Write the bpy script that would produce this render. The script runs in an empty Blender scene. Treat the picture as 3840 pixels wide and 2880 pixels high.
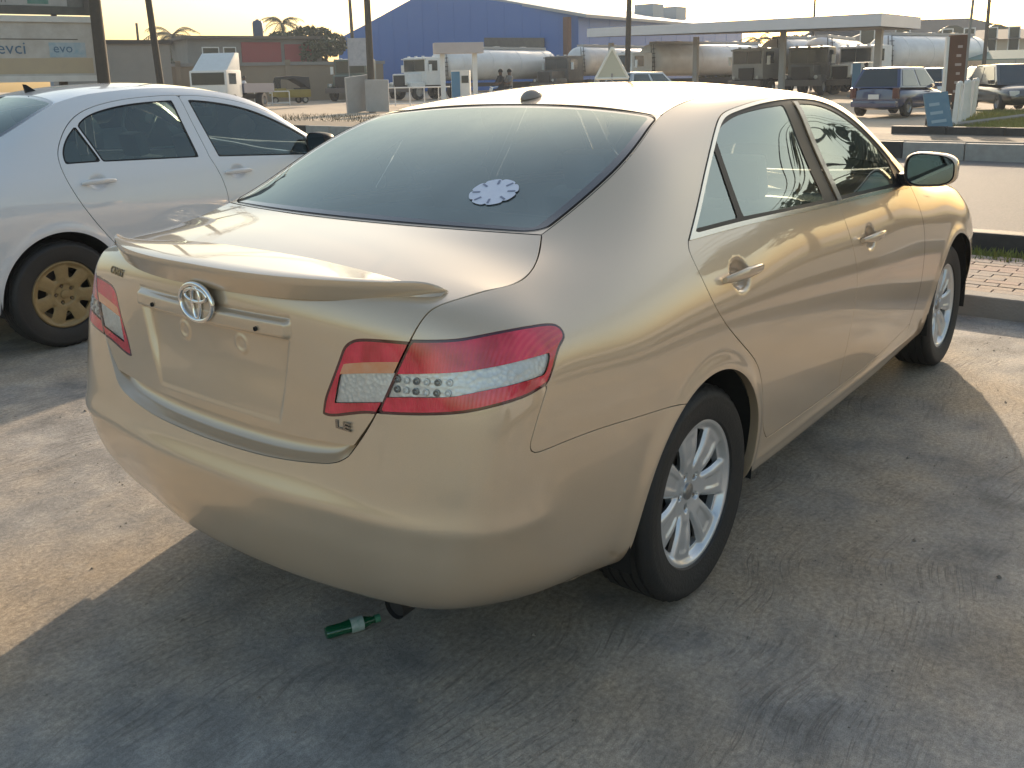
import bpy, bmesh, math, random
import numpy as np
from mathutils import Vector, Matrix, Euler
from math import radians, sin, cos, pi
random.seed(7); RNG = np.random.default_rng(7)
SC = bpy.context.scene
COL = SC.collection

# ------------------------------------------------------------------ camera, sky, sun, exposure
def make_camera():
    yaw, pitch, roll = radians(38.407), radians(-12.306), radians(-1.201)
    fw = Vector((cos(pitch)*cos(yaw), cos(pitch)*sin(yaw), sin(pitch)))
    rt = Vector((sin(yaw), -cos(yaw), 0)); up = rt.cross(fw)
    r2 = cos(roll)*rt + sin(roll)*up; u2 = -sin(roll)*rt + cos(roll)*up
    cd = bpy.data.cameras.new('camera'); co = bpy.data.objects.new('camera', cd); COL.objects.link(co)
    m = Matrix((r2, u2, -fw)).transposed().to_4x4(); m.translation = Vector((-2.2994, -2.0106, 1.5064))
    co.matrix_world = m
    cd.sensor_width = 36; cd.lens = 927.3/1024*36; cd.shift_y = -100/1024
    cd.clip_start = .05; cd.clip_end = 3000
    SC.camera = co
make_camera()
SUN_AZ, SUN_EL = radians(20), radians(17.5)
W = bpy.data.worlds.new('World'); SC.world = W; W.use_nodes = True
nt = W.node_tree; bg = nt.nodes['Background']
sky = nt.nodes.new('ShaderNodeTexSky'); sky.sky_type = 'NISHITA'; sky.sun_disc = False
sky.sun_elevation = SUN_EL; sky.sun_rotation = pi/2 - SUN_AZ
sky.air_density = 1.4; sky.dust_density = 2.6; sky.ozone_density = 1.0; sky.altitude = 0
nt.links.new(sky.outputs[0], bg.inputs[0]); bg.inputs[1].default_value = .15
sl = bpy.data.lights.new('sun', 'SUN'); so = bpy.data.objects.new('sun', sl); COL.objects.link(so)
sl.energy = 3.9; sl.angle = radians(.7); sl.color = (1, .80, .58)
sd = Vector((cos(SUN_EL)*cos(SUN_AZ), cos(SUN_EL)*sin(SUN_AZ), sin(SUN_EL)))
so.rotation_euler = sd.to_track_quat('Z', 'Y').to_euler()
VS = SC.view_settings; VS.view_transform = 'Standard'; VS.look = 'None'; VS.exposure = .66; VS.gamma = 1
VS.use_curve_mapping = False
SC.cycles.max_bounces = 6; SC.cycles.diffuse_bounces = 3; SC.cycles.glossy_bounces = 3; SC.cycles.transmission_bounces = 4; SC.cycles.transparent_max_bounces = 10; SC.cycles.volume_bounces = 0; SC.cycles.caustics_reflective = False; SC.cycles.caustics_refractive = False

# ------------------------------------------------------------------ materials
MATS = {}
def mat(name, col=(.5, .5, .5), rough=.5, metal=0., coat=0., spec=.5, bump=None, var=None, emit=None, alpha=None, trans=0.):
    """procedural material: optional colour variation var=(scale, amount, colour2, detail) and bump=(scale, strength)"""
    if name in MATS: return MATS[name]
    m = bpy.data.materials.new(name); m.use_nodes = True; t = m.node_tree; p = t.nodes['Principled BSDF']
    p.inputs['Base Color'].default_value = (*col, 1); p.inputs['Roughness'].default_value = rough
    p.inputs['Metallic'].default_value = metal; p.inputs['Coat Weight'].default_value = coat
    p.inputs['Coat Roughness'].default_value = .03; p.inputs['Specular IOR Level'].default_value = spec
    p.inputs['Transmission Weight'].default_value = trans
    if var or bump:
        tc = t.nodes.new('ShaderNodeTexCoord')
    if var:
        n = t.nodes.new('ShaderNodeTexNoise'); n.inputs['Scale'].default_value = var[0]; n.inputs['Detail'].default_value = var[3] if len(var) > 3 else 6
        n.inputs['Roughness'].default_value = .65
        t.links.new(tc.outputs['Object'], n.inputs['Vector'])
        r = t.nodes.new('ShaderNodeValToRGB'); r.color_ramp.elements[0].position = .5-.25; r.color_ramp.elements[1].position = .5+.25
        r.color_ramp.elements[0].color = (*col, 1)
        c2 = var[2]; a = var[1]
        r.color_ramp.elements[1].color = (*[col[i]*(1-a)+c2[i]*a for i in range(3)], 1)
        t.links.new(n.outputs[0], r.inputs[0]); t.links.new(r.outputs[0], p.inputs['Base Color'])
    if bump:
        n2 = t.nodes.new('ShaderNodeTexNoise'); n2.inputs['Scale'].default_value = bump[0]; n2.inputs['Detail'].default_value = 5
        t.links.new(tc.outputs['Object'], n2.inputs['Vector'])
        b = t.nodes.new('ShaderNodeBump'); b.inputs['Strength'].default_value = bump[1]; b.inputs['Distance'].default_value = .01
        t.links.new(n2.outputs[0], b.inputs['Height']); t.links.new(b.outputs[0], p.inputs['Normal'])
    if emit:
        p.inputs['Emission Color'].default_value = (*emit[0], 1); p.inputs['Emission Strength'].default_value = emit[1]
    MATS[name] = m; return m

def paint(name, col, metal=.55, flake=.12, rough=.33, dust=.0, dustcol=(.45, .38, .28)):
    """car paint: metallic flake base under a clear coat, with a thin patchy film of dust on surfaces that face up"""
    if name in MATS: return MATS[name]
    m = bpy.data.materials.new(name); m.use_nodes = True; t = m.node_tree; p = t.nodes['Principled BSDF']
    p.inputs['Metallic'].default_value = metal; p.inputs['Roughness'].default_value = rough
    p.inputs['Coat Weight'].default_value = 1; p.inputs['Coat Roughness'].default_value = .035; p.inputs['Coat IOR'].default_value = 1.75
    tc = t.nodes.new('ShaderNodeTexCoord')
    n = t.nodes.new('ShaderNodeTexNoise'); n.inputs['Scale'].default_value = 900; n.inputs['Detail'].default_value = 1
    t.links.new(tc.outputs['Object'], n.inputs['Vector'])
    r = t.nodes.new('ShaderNodeValToRGB')
    r.color_ramp.elements[0].color = (*[c*(1-flake) for c in col], 1); r.color_ramp.elements[1].color = (*[min(1, c*(1+flake)) for c in col], 1)
    t.links.new(n.outputs[0], r.inputs[0])
    out = r.outputs[0]
    if dust > 0:
        g = t.nodes.new('ShaderNodeNewGeometry'); s = t.nodes.new('ShaderNodeSeparateXYZ'); t.links.new(g.outputs['Normal'], s.inputs[0])
        mr = t.nodes.new('ShaderNodeMapRange'); mr.inputs[1].default_value = .3; mr.inputs[2].default_value = 1; mr.inputs[3].default_value = .12; mr.inputs[4].default_value = 1
        t.links.new(s.outputs[2], mr.inputs[0])
        n3 = t.nodes.new('ShaderNodeTexNoise'); n3.inputs['Scale'].default_value = 9; n3.inputs['Detail'].default_value = 8; n3.inputs['Roughness'].default_value = .7
        t.links.new(tc.outputs['Object'], n3.inputs['Vector'])
        mu = t.nodes.new('ShaderNodeMath'); mu.operation = 'MULTIPLY'; t.links.new(mr.outputs[0], mu.inputs[0]); t.links.new(n3.outputs[0], mu.inputs[1])
        m2 = t.nodes.new('ShaderNodeMath'); m2.operation = 'MULTIPLY'; m2.inputs[1].default_value = dust*2; t.links.new(mu.outputs[0], m2.inputs[0])
        mx = t.nodes.new('ShaderNodeMix'); mx.data_type = 'RGBA'; t.links.new(m2.outputs[0], mx.inputs[0]); t.links.new(out, mx.inputs[6]); mx.inputs[7].default_value = (*dustcol, 1)
        out = mx.outputs[2]
        cr = t.nodes.new('ShaderNodeMath'); cr.operation = 'MULTIPLY_ADD'; cr.inputs[1].default_value = .25; cr.inputs[2].default_value = .03
        t.links.new(m2.outputs[0], cr.inputs[0]); t.links.new(cr.outputs[0], p.inputs['Coat Roughness'])
    t.links.new(out, p.inputs['Base Color'])
    MATS[name] = m; return m

def glass(name, tint=(.6, .68, .66), thru=.7, dust=.06, dustcol=(.55, .55, .52), rough=.01, fres=1.45, refl=(1, 1, 1)):
    """thin car glass: tinted see-through layer, mirror reflection by Fresnel, a film of dust"""
    if name in MATS: return MATS[name]
    m = bpy.data.materials.new(name); m.use_nodes = True; t = m.node_tree
    for n in list(t.nodes):
        if n.type == 'BSDF_PRINCIPLED': t.nodes.remove(n)
    o = [n for n in t.nodes if n.type == 'OUTPUT_MATERIAL'][0]
    tr = t.nodes.new('ShaderNodeBsdfTransparent'); tr.inputs[0].default_value = (*[c*thru for c in tint], 1)
    gl = t.nodes.new('ShaderNodeBsdfGlossy'); gl.inputs['Roughness'].default_value = rough; gl.inputs['Color'].default_value = (*refl, 1)
    fr = t.nodes.new('ShaderNodeFresnel'); fr.inputs[0].default_value = fres
    mx = t.nodes.new('ShaderNodeMixShader'); t.links.new(fr.outputs[0], mx.inputs[0]); t.links.new(tr.outputs[0], mx.inputs[1]); t.links.new(gl.outputs[0], mx.inputs[2])
    df = t.nodes.new('ShaderNodeBsdfDiffuse'); df.inputs[0].default_value = (*dustcol, 1)
    tc = t.nodes.new('ShaderNodeTexCoord'); n = t.nodes.new('ShaderNodeTexNoise'); n.inputs['Scale'].default_value = 5; n.inputs['Detail'].default_value = 7
    t.links.new(tc.outputs['Object'], n.inputs['Vector'])
    mr = t.nodes.new('ShaderNodeMapRange'); mr.inputs[1].default_value = .3; mr.inputs[2].default_value = .7; mr.inputs[3].default_value = dust*.5; mr.inputs[4].default_value = dust*1.5
    t.links.new(n.outputs[0], mr.inputs[0])
    m2 = t.nodes.new('ShaderNodeMixShader'); t.links.new(mr.outputs[0], m2.inputs[0]); t.links.new(mx.outputs[0], m2.inputs[1]); t.links.new(df.outputs[0], m2.inputs[2])
    t.links.new(m2.outputs[0], o.inputs['Surface'])
    MATS[name] = m; return m

# ------------------------------------------------------------------ object helpers
def thing(name, label, cat, loc=(0, 0, 0), rz=0., group=None):
    o = bpy.data.objects.new(name, None); COL.objects.link(o); o.empty_display_size = .2
    o.location = loc; o.rotation_euler = (0, 0, rz)
    return tag(o, label, cat, group)
def tag(o, label=None, cat=None, group=None, kind=None):
    if label: o['label'] = label
    if cat: o['category'] = cat
    if group: o['group'] = group
    if kind: o['kind'] = kind
    return o
def link(name, me, m, parent=None):
    o = bpy.data.objects.new(name, me); COL.objects.link(o)
    if m is not None and not me.materials: me.materials.append(m)
    if parent is not None: o.parent = parent
    return o
def mesh_obj(name, V, F, m, parent=None, smooth=False, N=None):
    me = bpy.data.meshes.new(name); me.from_pydata([tuple(map(float, v)) for v in V], [], [tuple(map(int, f)) for f in F])
    if smooth or N is not None: me.polygons.foreach_set('use_smooth', [True]*len(me.polygons))
    if N is not None: me.normals_split_custom_set_from_vertices([tuple(map(float, n)) for n in N])
    return link(name, me, m, parent)
def copy_tree(o, parent=None):
    c = o.copy(); COL.objects.link(c)
    if parent is not None: c.parent = parent
    for ch in o.children: copy_tree(ch, c)
    return c

class MB:
    """collects simple solids, then links them as one mesh object"""
    def __init__(s): s.v = []; s.f = []
    def add(s, V, F):
        k = len(s.v); s.v += [tuple(map(float, v)) for v in V]; s.f += [tuple(int(i)+k for i in f) for f in F]; return s
    def box(s, x0, x1, y0, y1, z0, z1, M=None):
        V = [(x, y, z) for z in (z0, z1) for y in (y0, y1) for x in (x0, x1)]
        if M is not None: V = [M @ Vector(v) for v in V]
        return s.add(V, [(0, 2, 3, 1), (4, 5, 7, 6), (0, 1, 5, 4), (2, 6, 7, 3), (0, 4, 6, 2), (1, 3, 7, 5)])
    def tube(s, pts, r, n=8, cap=True):
        pts = [Vector(p) for p in pts]; rs = r if hasattr(r, '__len__') else [r]*len(pts)
        V = []; F = []
        u0 = None
        for i, p in enumerate(pts):
            d = (pts[min(i+1, len(pts)-1)] - pts[max(i-1, 0)]).normalized()
            if u0 is None: u0 = d.orthogonal().normalized()
            u0 = (u0 - d*u0.dot(d)).normalized(); w = d.cross(u0)
            for k in range(n):
                a = 2*pi*k/n; V.append(p + (u0*cos(a) + w*sin(a))*rs[i])
        for i in range(len(pts)-1):
            for k in range(n): F.append((i*n+k, i*n+(k+1) % n, (i+1)*n+(k+1) % n, (i+1)*n+k))
        if cap: F.append(tuple(range(n))[::-1]); F.append(tuple((len(pts)-1)*n+k for k in range(n)))
        return s.add(V, F)
    def lathe(s, prof, n=24, M=None, closed=False):
        """prof: (radius, height) pairs turned about local Z"""
        V = []; F = []; m = len(prof)
        for k in range(n):
            a = 2*pi*k/n
            for r, h in prof: V.append(Vector((r*cos(a), r*sin(a), h)))
        if M is not None: V = [M @ v for v in V]
        for k in range(n):
            k2 = (k+1) % n
            for i in range(m-1 if not closed else m):
                j = (i+1) % m; F.append((k*m+i, k2*m+i, k2*m+j, k*m+j))
        return s.add(V, F)
    def loft(s, rings, cap=True, closed=True):
        n = len(rings[0]); V = [p for r in rings for p in r]; F = []
        for i in range(len(rings)-1):
            for k in range(n if closed else n-1): F.append((i*n+k, i*n+(k+1) % n, (i+1)*n+(k+1) % n, (i+1)*n+k))
        if cap and closed: F.append(tuple(range(n))[::-1]); F.append(tuple((len(rings)-1)*n+k for k in range(n)))
        return s.add(V, F)
    def build(s, name, m, parent=None, smooth=False, bevel=0.):
        me = bpy.data.meshes.new(name); me.from_pydata(s.v, [], s.f)
        if bevel > 0:
            bm = bmesh.new(); bm.from_mesh(me); bmesh.ops.recalc_face_normals(bm, faces=bm.faces)
            es = [e for e in bm.edges if len(e.link_faces) == 2 and e.calc_face_angle(0) > .5]
            bmesh.ops.bevel(bm, geom=es, offset=bevel, segments=2, affect='EDGES', profile=.7); bm.to_mesh(me); bm.free()
        else:
            bm = bmesh.new(); bm.from_mesh(me); bmesh.ops.recalc_face_normals(bm, faces=bm.faces); bm.to_mesh(me); bm.free()
        if smooth:
            me.polygons.foreach_set('use_smooth', [True]*len(me.polygons))
            try: me.set_sharp_from_angle(angle=radians(38))
            except Exception: pass
        return link(name, me, m, parent)

# ------------------------------------------------------------------ surface toolkit for car bodies
def spl(tk, te):
    """natural cubic spline as a matrix: values at te from values at knots tk"""
    tk = np.asarray(tk, float); te = np.asarray(te, float); n = len(tk); h = np.diff(tk)
    A = np.zeros((n, n)); B = np.zeros((n, n)); A[0, 0] = A[-1, -1] = 1
    for i in range(1, n-1):
        A[i, i-1] = h[i-1]; A[i, i] = 2*(h[i-1]+h[i]); A[i, i+1] = h[i]
        B[i, i-1] = 6/h[i-1]; B[i, i] = -6/h[i-1]-6/h[i]; B[i, i+1] = 6/h[i]
    Q = np.linalg.solve(A, B)
    j = np.clip(np.searchsorted(tk, te, 'right')-1, 0, n-2); hh = h[j]; a = (tk[j+1]-te)/hh; b = 1-a
    E = np.zeros((len(te), n)); r = np.arange(len(te))
    E[r, j] += a; E[r, j+1] += b
    return E + ((a**3-a)*hh*hh/6)[:, None]*Q[j] + ((b**3-b)*hh*hh/6)[:, None]*Q[j+1]
def curve(pts, step=.004, closed=False):
    """smooth curve through points, resampled evenly"""
    p = np.asarray(pts, float)
    if len(p) < 3:
        n = max(2, int(np.linalg.norm(p[-1]-p[0])/step)); return p[0]+(p[-1]-p[0])*np.linspace(0, 1, n)[:, None]
    t = np.concatenate([[0], np.cumsum(np.linalg.norm(np.diff(p, axis=0), axis=1)**.5)])
    q = spl(t, np.linspace(0, t[-1], 400)) @ p
    s = np.concatenate([[0], np.cumsum(np.linalg.norm(np.diff(q, axis=0), axis=1))])
    e = np.linspace(0, s[-1], max(3, int(s[-1]/step)))
    return np.stack([np.interp(e, s, q[:, k]) for k in range(q.shape[1])], -1)
def outline(segs, step=.004):
    """closed outline of smooth segments that meet in corners"""
    o = [curve(s, step)[:-1] for s in segs]
    return np.concatenate(o)
def unit(v): return v/np.maximum(np.linalg.norm(v, axis=-1, keepdims=True), 1e-12)
def grid_normals(P):
    du = np.gradient(P, axis=0); dv = np.gradient(P, axis=1)
    return unit(np.cross(du, dv))

class Soup:
    def __init__(s, V, N, U, F): s.V = V; s.N = N; s.U = U; s.F = F
    def compact(s):
        k = np.unique(s.F); m = -np.ones(len(s.V), int); m[k] = np.arange(len(k))
        return Soup(s.V[k], s.N[k], s.U[k], m[s.F])
    def mirrored(s):
        f = np.array([1, -1, 1.]); F = s.F[:, ::-1].copy()
        t = s.F[:, 2] == s.F[:, 3]; F[t] = s.F[t][:, [2, 1, 0, 0]]
        return Soup(s.V*f, s.N*f, s.U, F)
    def joined(s, o): return Soup(np.vstack([s.V, o.V]), np.vstack([s.N, o.N]), np.vstack([s.U, o.U]), np.vstack([s.F, o.F+len(s.V)]))
    def both(s): return s.joined(s.mirrored())
    def offset(s, d): return Soup(s.V+s.N*d, s.N, s.U, s.F)
def grid_soup(P, U, flip=False, N=None):
    nu, nv = P.shape[:2]
    if N is None: N = grid_normals(P)
    if flip: N = -N
    i = np.arange(nu*nv).reshape(nu, nv)
    a, b, c, d = i[:-1, :-1], i[1:, :-1], i[1:, 1:], i[:-1, 1:]
    F = np.stack([a, d, c, b] if flip else [a, b, c, d], -1).reshape(-1, 4)
    return Soup(P.reshape(-1, 3).copy(), N.reshape(-1, 3).copy(), U.reshape(-1, 2).copy(), F)
def split(ms, phi):
    """cut a soup along phi = 0; returns (phi < 0, phi >= 0)"""
    if not len(ms.F): return ms, ms
    s = phi < 0; fs = s[ms.F]; al = fs.all(1); no = ~fs.any(1); cr = ms.F[~al & ~no]
    V = []; N = []; U = []; cache = {}; base = len(ms.V); fi = []; fo = []
    def cutp(a, b):
        k = (a, b) if a < b else (b, a)
        if k in cache: return cache[k]
        a, b = k; t = phi[a]/(phi[a]-phi[b]); t = min(max(t, .0005), .9995)
        V.append(ms.V[a]+(ms.V[b]-ms.V[a])*t); n = ms.N[a]+(ms.N[b]-ms.N[a])*t; N.append(n/np.linalg.norm(n)); U.append(ms.U[a]+(ms.U[b]-ms.U[a])*t)
        cache[k] = base+len(V)-1; return cache[k]
    def emit(poly, out):
        if len(poly) < 3: return
        if len(poly) == 4: out.append(tuple(poly)); return
        for k in range(1, len(poly)-1): out.append((poly[0], poly[k], poly[k+1], poly[k+1]))
    for f in cr.tolist():
        p = [f[0], f[1], f[2]] + ([f[3]] if f[3] != f[2] else [])
        a_in = []; a_out = []
        for k in range(len(p)):
            a = p[k]; b = p[(k+1) % len(p)]
            (a_in if s[a] else a_out).append(a)
            if s[a] != s[b]:
                c = cutp(a, b); a_in.append(c); a_out.append(c)
        emit(a_in, fi); emit(a_out, fo)
    V2 = np.vstack([ms.V]+([np.array(V)] if V else [])); N2 = np.vstack([ms.N]+([np.array(N)] if V else [])); U2 = np.vstack([ms.U]+([np.array(U)] if V else []))
    def mk(F, extra): return Soup(V2, N2, U2, np.vstack([F]+([np.array(extra)] if extra else []))).compact() if len(F) or extra else Soup(V2[:0], N2[:0], U2[:0], np.zeros((0, 4), int))
    return mk(ms.F[al], fi), mk(ms.F[no], fo)
class Region:
    """closed outline on a patch: poly in patch parameters for inside/outside, xyz for metric distance"""
    def __init__(s, uv, xyz, closed=True):
        s.uv = uv; s.xyz = xyz; s.closed = closed
    def phi(s, ms, far=.25):
        U = ms.U; lo = s.uv.min(0); hi = s.uv.max(0)
        out = np.full(len(U), far); x0 = s.xyz.min(0)-far; x1 = s.xyz.max(0)+far
        near = np.where(((ms.V > x0) & (ms.V < x1)).all(1))[0]
        inb = np.where(((U >= lo) & (U <= hi)).all(1))[0]
        ins = np.zeros(len(U), bool)
        if len(inb):
            q = U[inb]; a = s.uv; b = np.roll(s.uv, -1, 0); c = np.zeros(len(inb), bool)
            for k in range(len(a)):
                if a[k, 1] == b[k, 1]: continue
                m = (a[k, 1] > q[:, 1]) != (b[k, 1] > q[:, 1])
                c ^= m & (q[:, 0] < (b[k, 0]-a[k, 0])*(q[:, 1]-a[k, 1])/(b[k, 1]-a[k, 1])+a[k, 0])
            ins[inb] = c
        A = s.xyz; B = np.roll(s.xyz, -1, 0)
        if not s.closed: A = A[:-1]; B = B[:-1]
        D = B-A; L = np.maximum((D*D).sum(1), 1e-14)
        for ch in np.array_split(near, max(1, len(near)//1500)):
            if not len(ch): continue
            p = ms.V[ch][:, None, :]; t = np.clip(((p-A)*D).sum(2)/L, 0, 1); e = ((A+D*t[..., None]-p)**2).sum(2).min(1)
            out[ch] = np.minimum(np.sqrt(e), far)
        out[ins] *= -1
        return out
def flanged(ms, depth=.012, skip_mid=True):
    """turn the free edges of a panel inward so that gaps between panels have depth"""
    F = ms.F; E = {}
    for f in F.tolist():
        p = [f[0], f[1], f[2]] + ([f[3]] if f[3] != f[2] else [])
        for k in range(len(p)):
            a, b = p[k], p[(k+1) % len(p)]
            if (b, a) in E: del E[(b, a)]
            else: E[(a, b)] = 1
    es = [e for e in E if not (skip_mid and abs(ms.V[e[0], 1]) < 1e-4 and abs(ms.V[e[1], 1]) < 1e-4)]
    if not es: return ms
    out = {}
    for a, b in es:
        t = ms.V[b]-ms.V[a]; o = np.cross(t, ms.N[a]); l = np.linalg.norm(o)
        if l < 1e-12: continue
        o /= l
        for k in (a, b): out[k] = out.get(k, 0)+o
    idx = {}; V = []; N = []; U = []; base = len(ms.V)
    for k, o in out.items():
        o = o/max(np.linalg.norm(o), 1e-9); n = ms.N[k]
        idx[k] = base+len(V); h = unit(o*.8+n*.6)
        V += [ms.V[k], ms.V[k]+o*.0006-n*.002, ms.V[k]-n*depth]; N += [n, o, o]; U += [ms.U[k]]*3
    NF = []
    for a, b in es:
        if a in idx and b in idx:
            i, j = idx[a], idx[b]
            NF += [(j, i, i+1, j+1), (j+1, i+1, i+2, j+2)]
    if not NF: return ms
    return Soup(np.vstack([ms.V, V]), np.vstack([ms.N, N]), np.vstack([ms.U, U]), np.vstack([F, NF]))
def soup_obj(name, ms, m, parent=None):
    F = [tuple(f[:3]) if f[2] == f[3] else tuple(f) for f in ms.F.tolist()]
    me = bpy.data.meshes.new(name); me.from_pydata(ms.V.tolist(), [], F)
    me.polygons.foreach_set('use_smooth', [True]*len(me.polygons))
    me.normals_split_custom_set_from_vertices(ms.N.tolist())
    return link(name, me, m, parent)

class Ring:
    """body-side surface: control net rows (bottom to top) x columns (rear centre, round the corner, along the side, to front centre); left half, y >= 0"""
    def __init__(s, net, du, dv, disp=None, smooth=0.):
        C = np.array(net, float)                           # (cols, rows, 3)
        f = np.array([1, -1, 1.])
        C = np.concatenate([C[2:0:-1]*f, C, C[-2:-4:-1]*f], 0)
        d = np.linalg.norm(np.diff(C, axis=0), axis=2)[:, 2:8].mean(1); tu = np.concatenate([[0], np.cumsum(d)])
        e = np.linalg.norm(np.diff(C, axis=1), axis=2)[6:18].mean(0); tv = np.concatenate([[0], np.cumsum(e)])
        u0, u1 = tu[2], tu[-3]; nu = int((u1-u0)/du)+1; nv = int(tv[-1]/dv)+1
        ue = np.linspace(u0, u1, nu); ve = np.linspace(0, tv[-1], nv)
        P = np.einsum('ui,ijk,vj->uvk', spl(tu, ue), C, spl(tv, ve))
        P[0, :, 1] = 0; P[-1, :, 1] = 0
        if disp is not None:
            N = -grid_normals(P); P = disp(P, N)
        N = -grid_normals(P)
        for k in (0, -1): N[k, :, 1] = 0
        N = unit(N)
        s.P = P; s.N = N; s.u = ue; s.v = ve
        U = np.stack(np.meshgrid(ue, ve, indexing='ij'), -1); s.U = U
        s.soup = grid_soup(P, U, flip=True, N=-N)
        s.flatP = P.reshape(-1, 3); s.flatU = U.reshape(-1, 2)
        s.Pu = np.gradient(P, ue, axis=0).reshape(-1, 3); s.Pv = np.gradient(P, ve, axis=1).reshape(-1, 3); s.flatN = N.reshape(-1, 3)
    def locate(s, pts, mask=None):
        """patch parameters of the surface points nearest to pts; a NaN coordinate is free"""
        pts = np.asarray(pts, float); uv = np.zeros((len(pts), 2)); xyz = np.zeros((len(pts), 3)); nn = np.zeros((len(pts), 3))
        idx = np.arange(len(s.flatP)) if mask is None else np.where(mask(s.flatP, s.flatU))[0]
        FP = s.flatP[idx]
        for k, p in enumerate(pts):
            ok = ~np.isnan(p)
            d = ((FP[:, ok]-p[ok])**2).sum(1); i = idx[d.argmin()]
            J = np.stack([s.Pu[i], s.Pv[i]], 1)[ok]; r = (p-s.flatP[i])[ok]
            q = np.linalg.lstsq(J, r, rcond=None)[0]; q = np.clip(q, -.02, .02)
            uv[k] = s.flatU[i]+q; xyz[k] = s.flatP[i]+s.Pu[i]*q[0]+s.Pv[i]*q[1]; nn[k] = s.flatN[i]
        return uv, xyz, nn
    def region(s, segs, mask=None, step=.008):
        """segments of control points (NaN = free coordinate); the smooth curve is drawn in the known coordinates, then laid on the surface"""
        pts = []
        for g in segs:
            g = np.array(g, float); ok = ~np.isnan(g).any(0)
            c = np.full((0, 3), np.nan); q = curve(g[:, ok], step)[:-1]
            c = np.full((len(q), 3), np.nan); c[:, ok] = q; pts.append(c)
        uv, xyz, _ = s.locate(np.concatenate(pts), mask)
        return Region(uv, xyz)
NAN = float('nan')
def side(pts): return [(x, NAN, z) for x, z in pts]
def rear(pts): return [(NAN, y, z) for y, z in pts]
def SIDE(P, U): return (P[:, 1] > .45) & (P[:, 0] > -.80) & (P[:, 0] < 3.4)
def tent(M, E, n=2.2, nu=80, nw=40, bow=2., wmax=1., sub=None):
    """top panel: centre line M and edge line E (same count), cross-section curves from one to the other"""
    M = np.asarray(M, float); E = np.asarray(E, float)
    t = np.concatenate([[0], np.cumsum(np.linalg.norm(np.diff(M, axis=0), axis=1))])
    te = np.linspace(0, t[-1], nu); B = spl(t, te); m = B@M; e = B@E
    w = np.linspace(0, wmax, nw)[None, :, None]
    P = np.empty((nu, nw, 3)); d = e-m
    P[..., 0] = m[:, None, 0]+d[:, None, 0]*(w[..., 0]**bow)
    P[..., 1] = e[:, None, 1]*w[..., 0]
    P[..., 2] = m[:, None, 2]+d[:, None, 2]*(w[..., 0]**n)
    U = np.stack(np.broadcast_arrays(te[:, None], np.linspace(0, wmax, nw)[None, :]), -1)
    N = grid_normals(P); N[:, 0, 1] = 0; N = unit(N)
    return P, U, N

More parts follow.
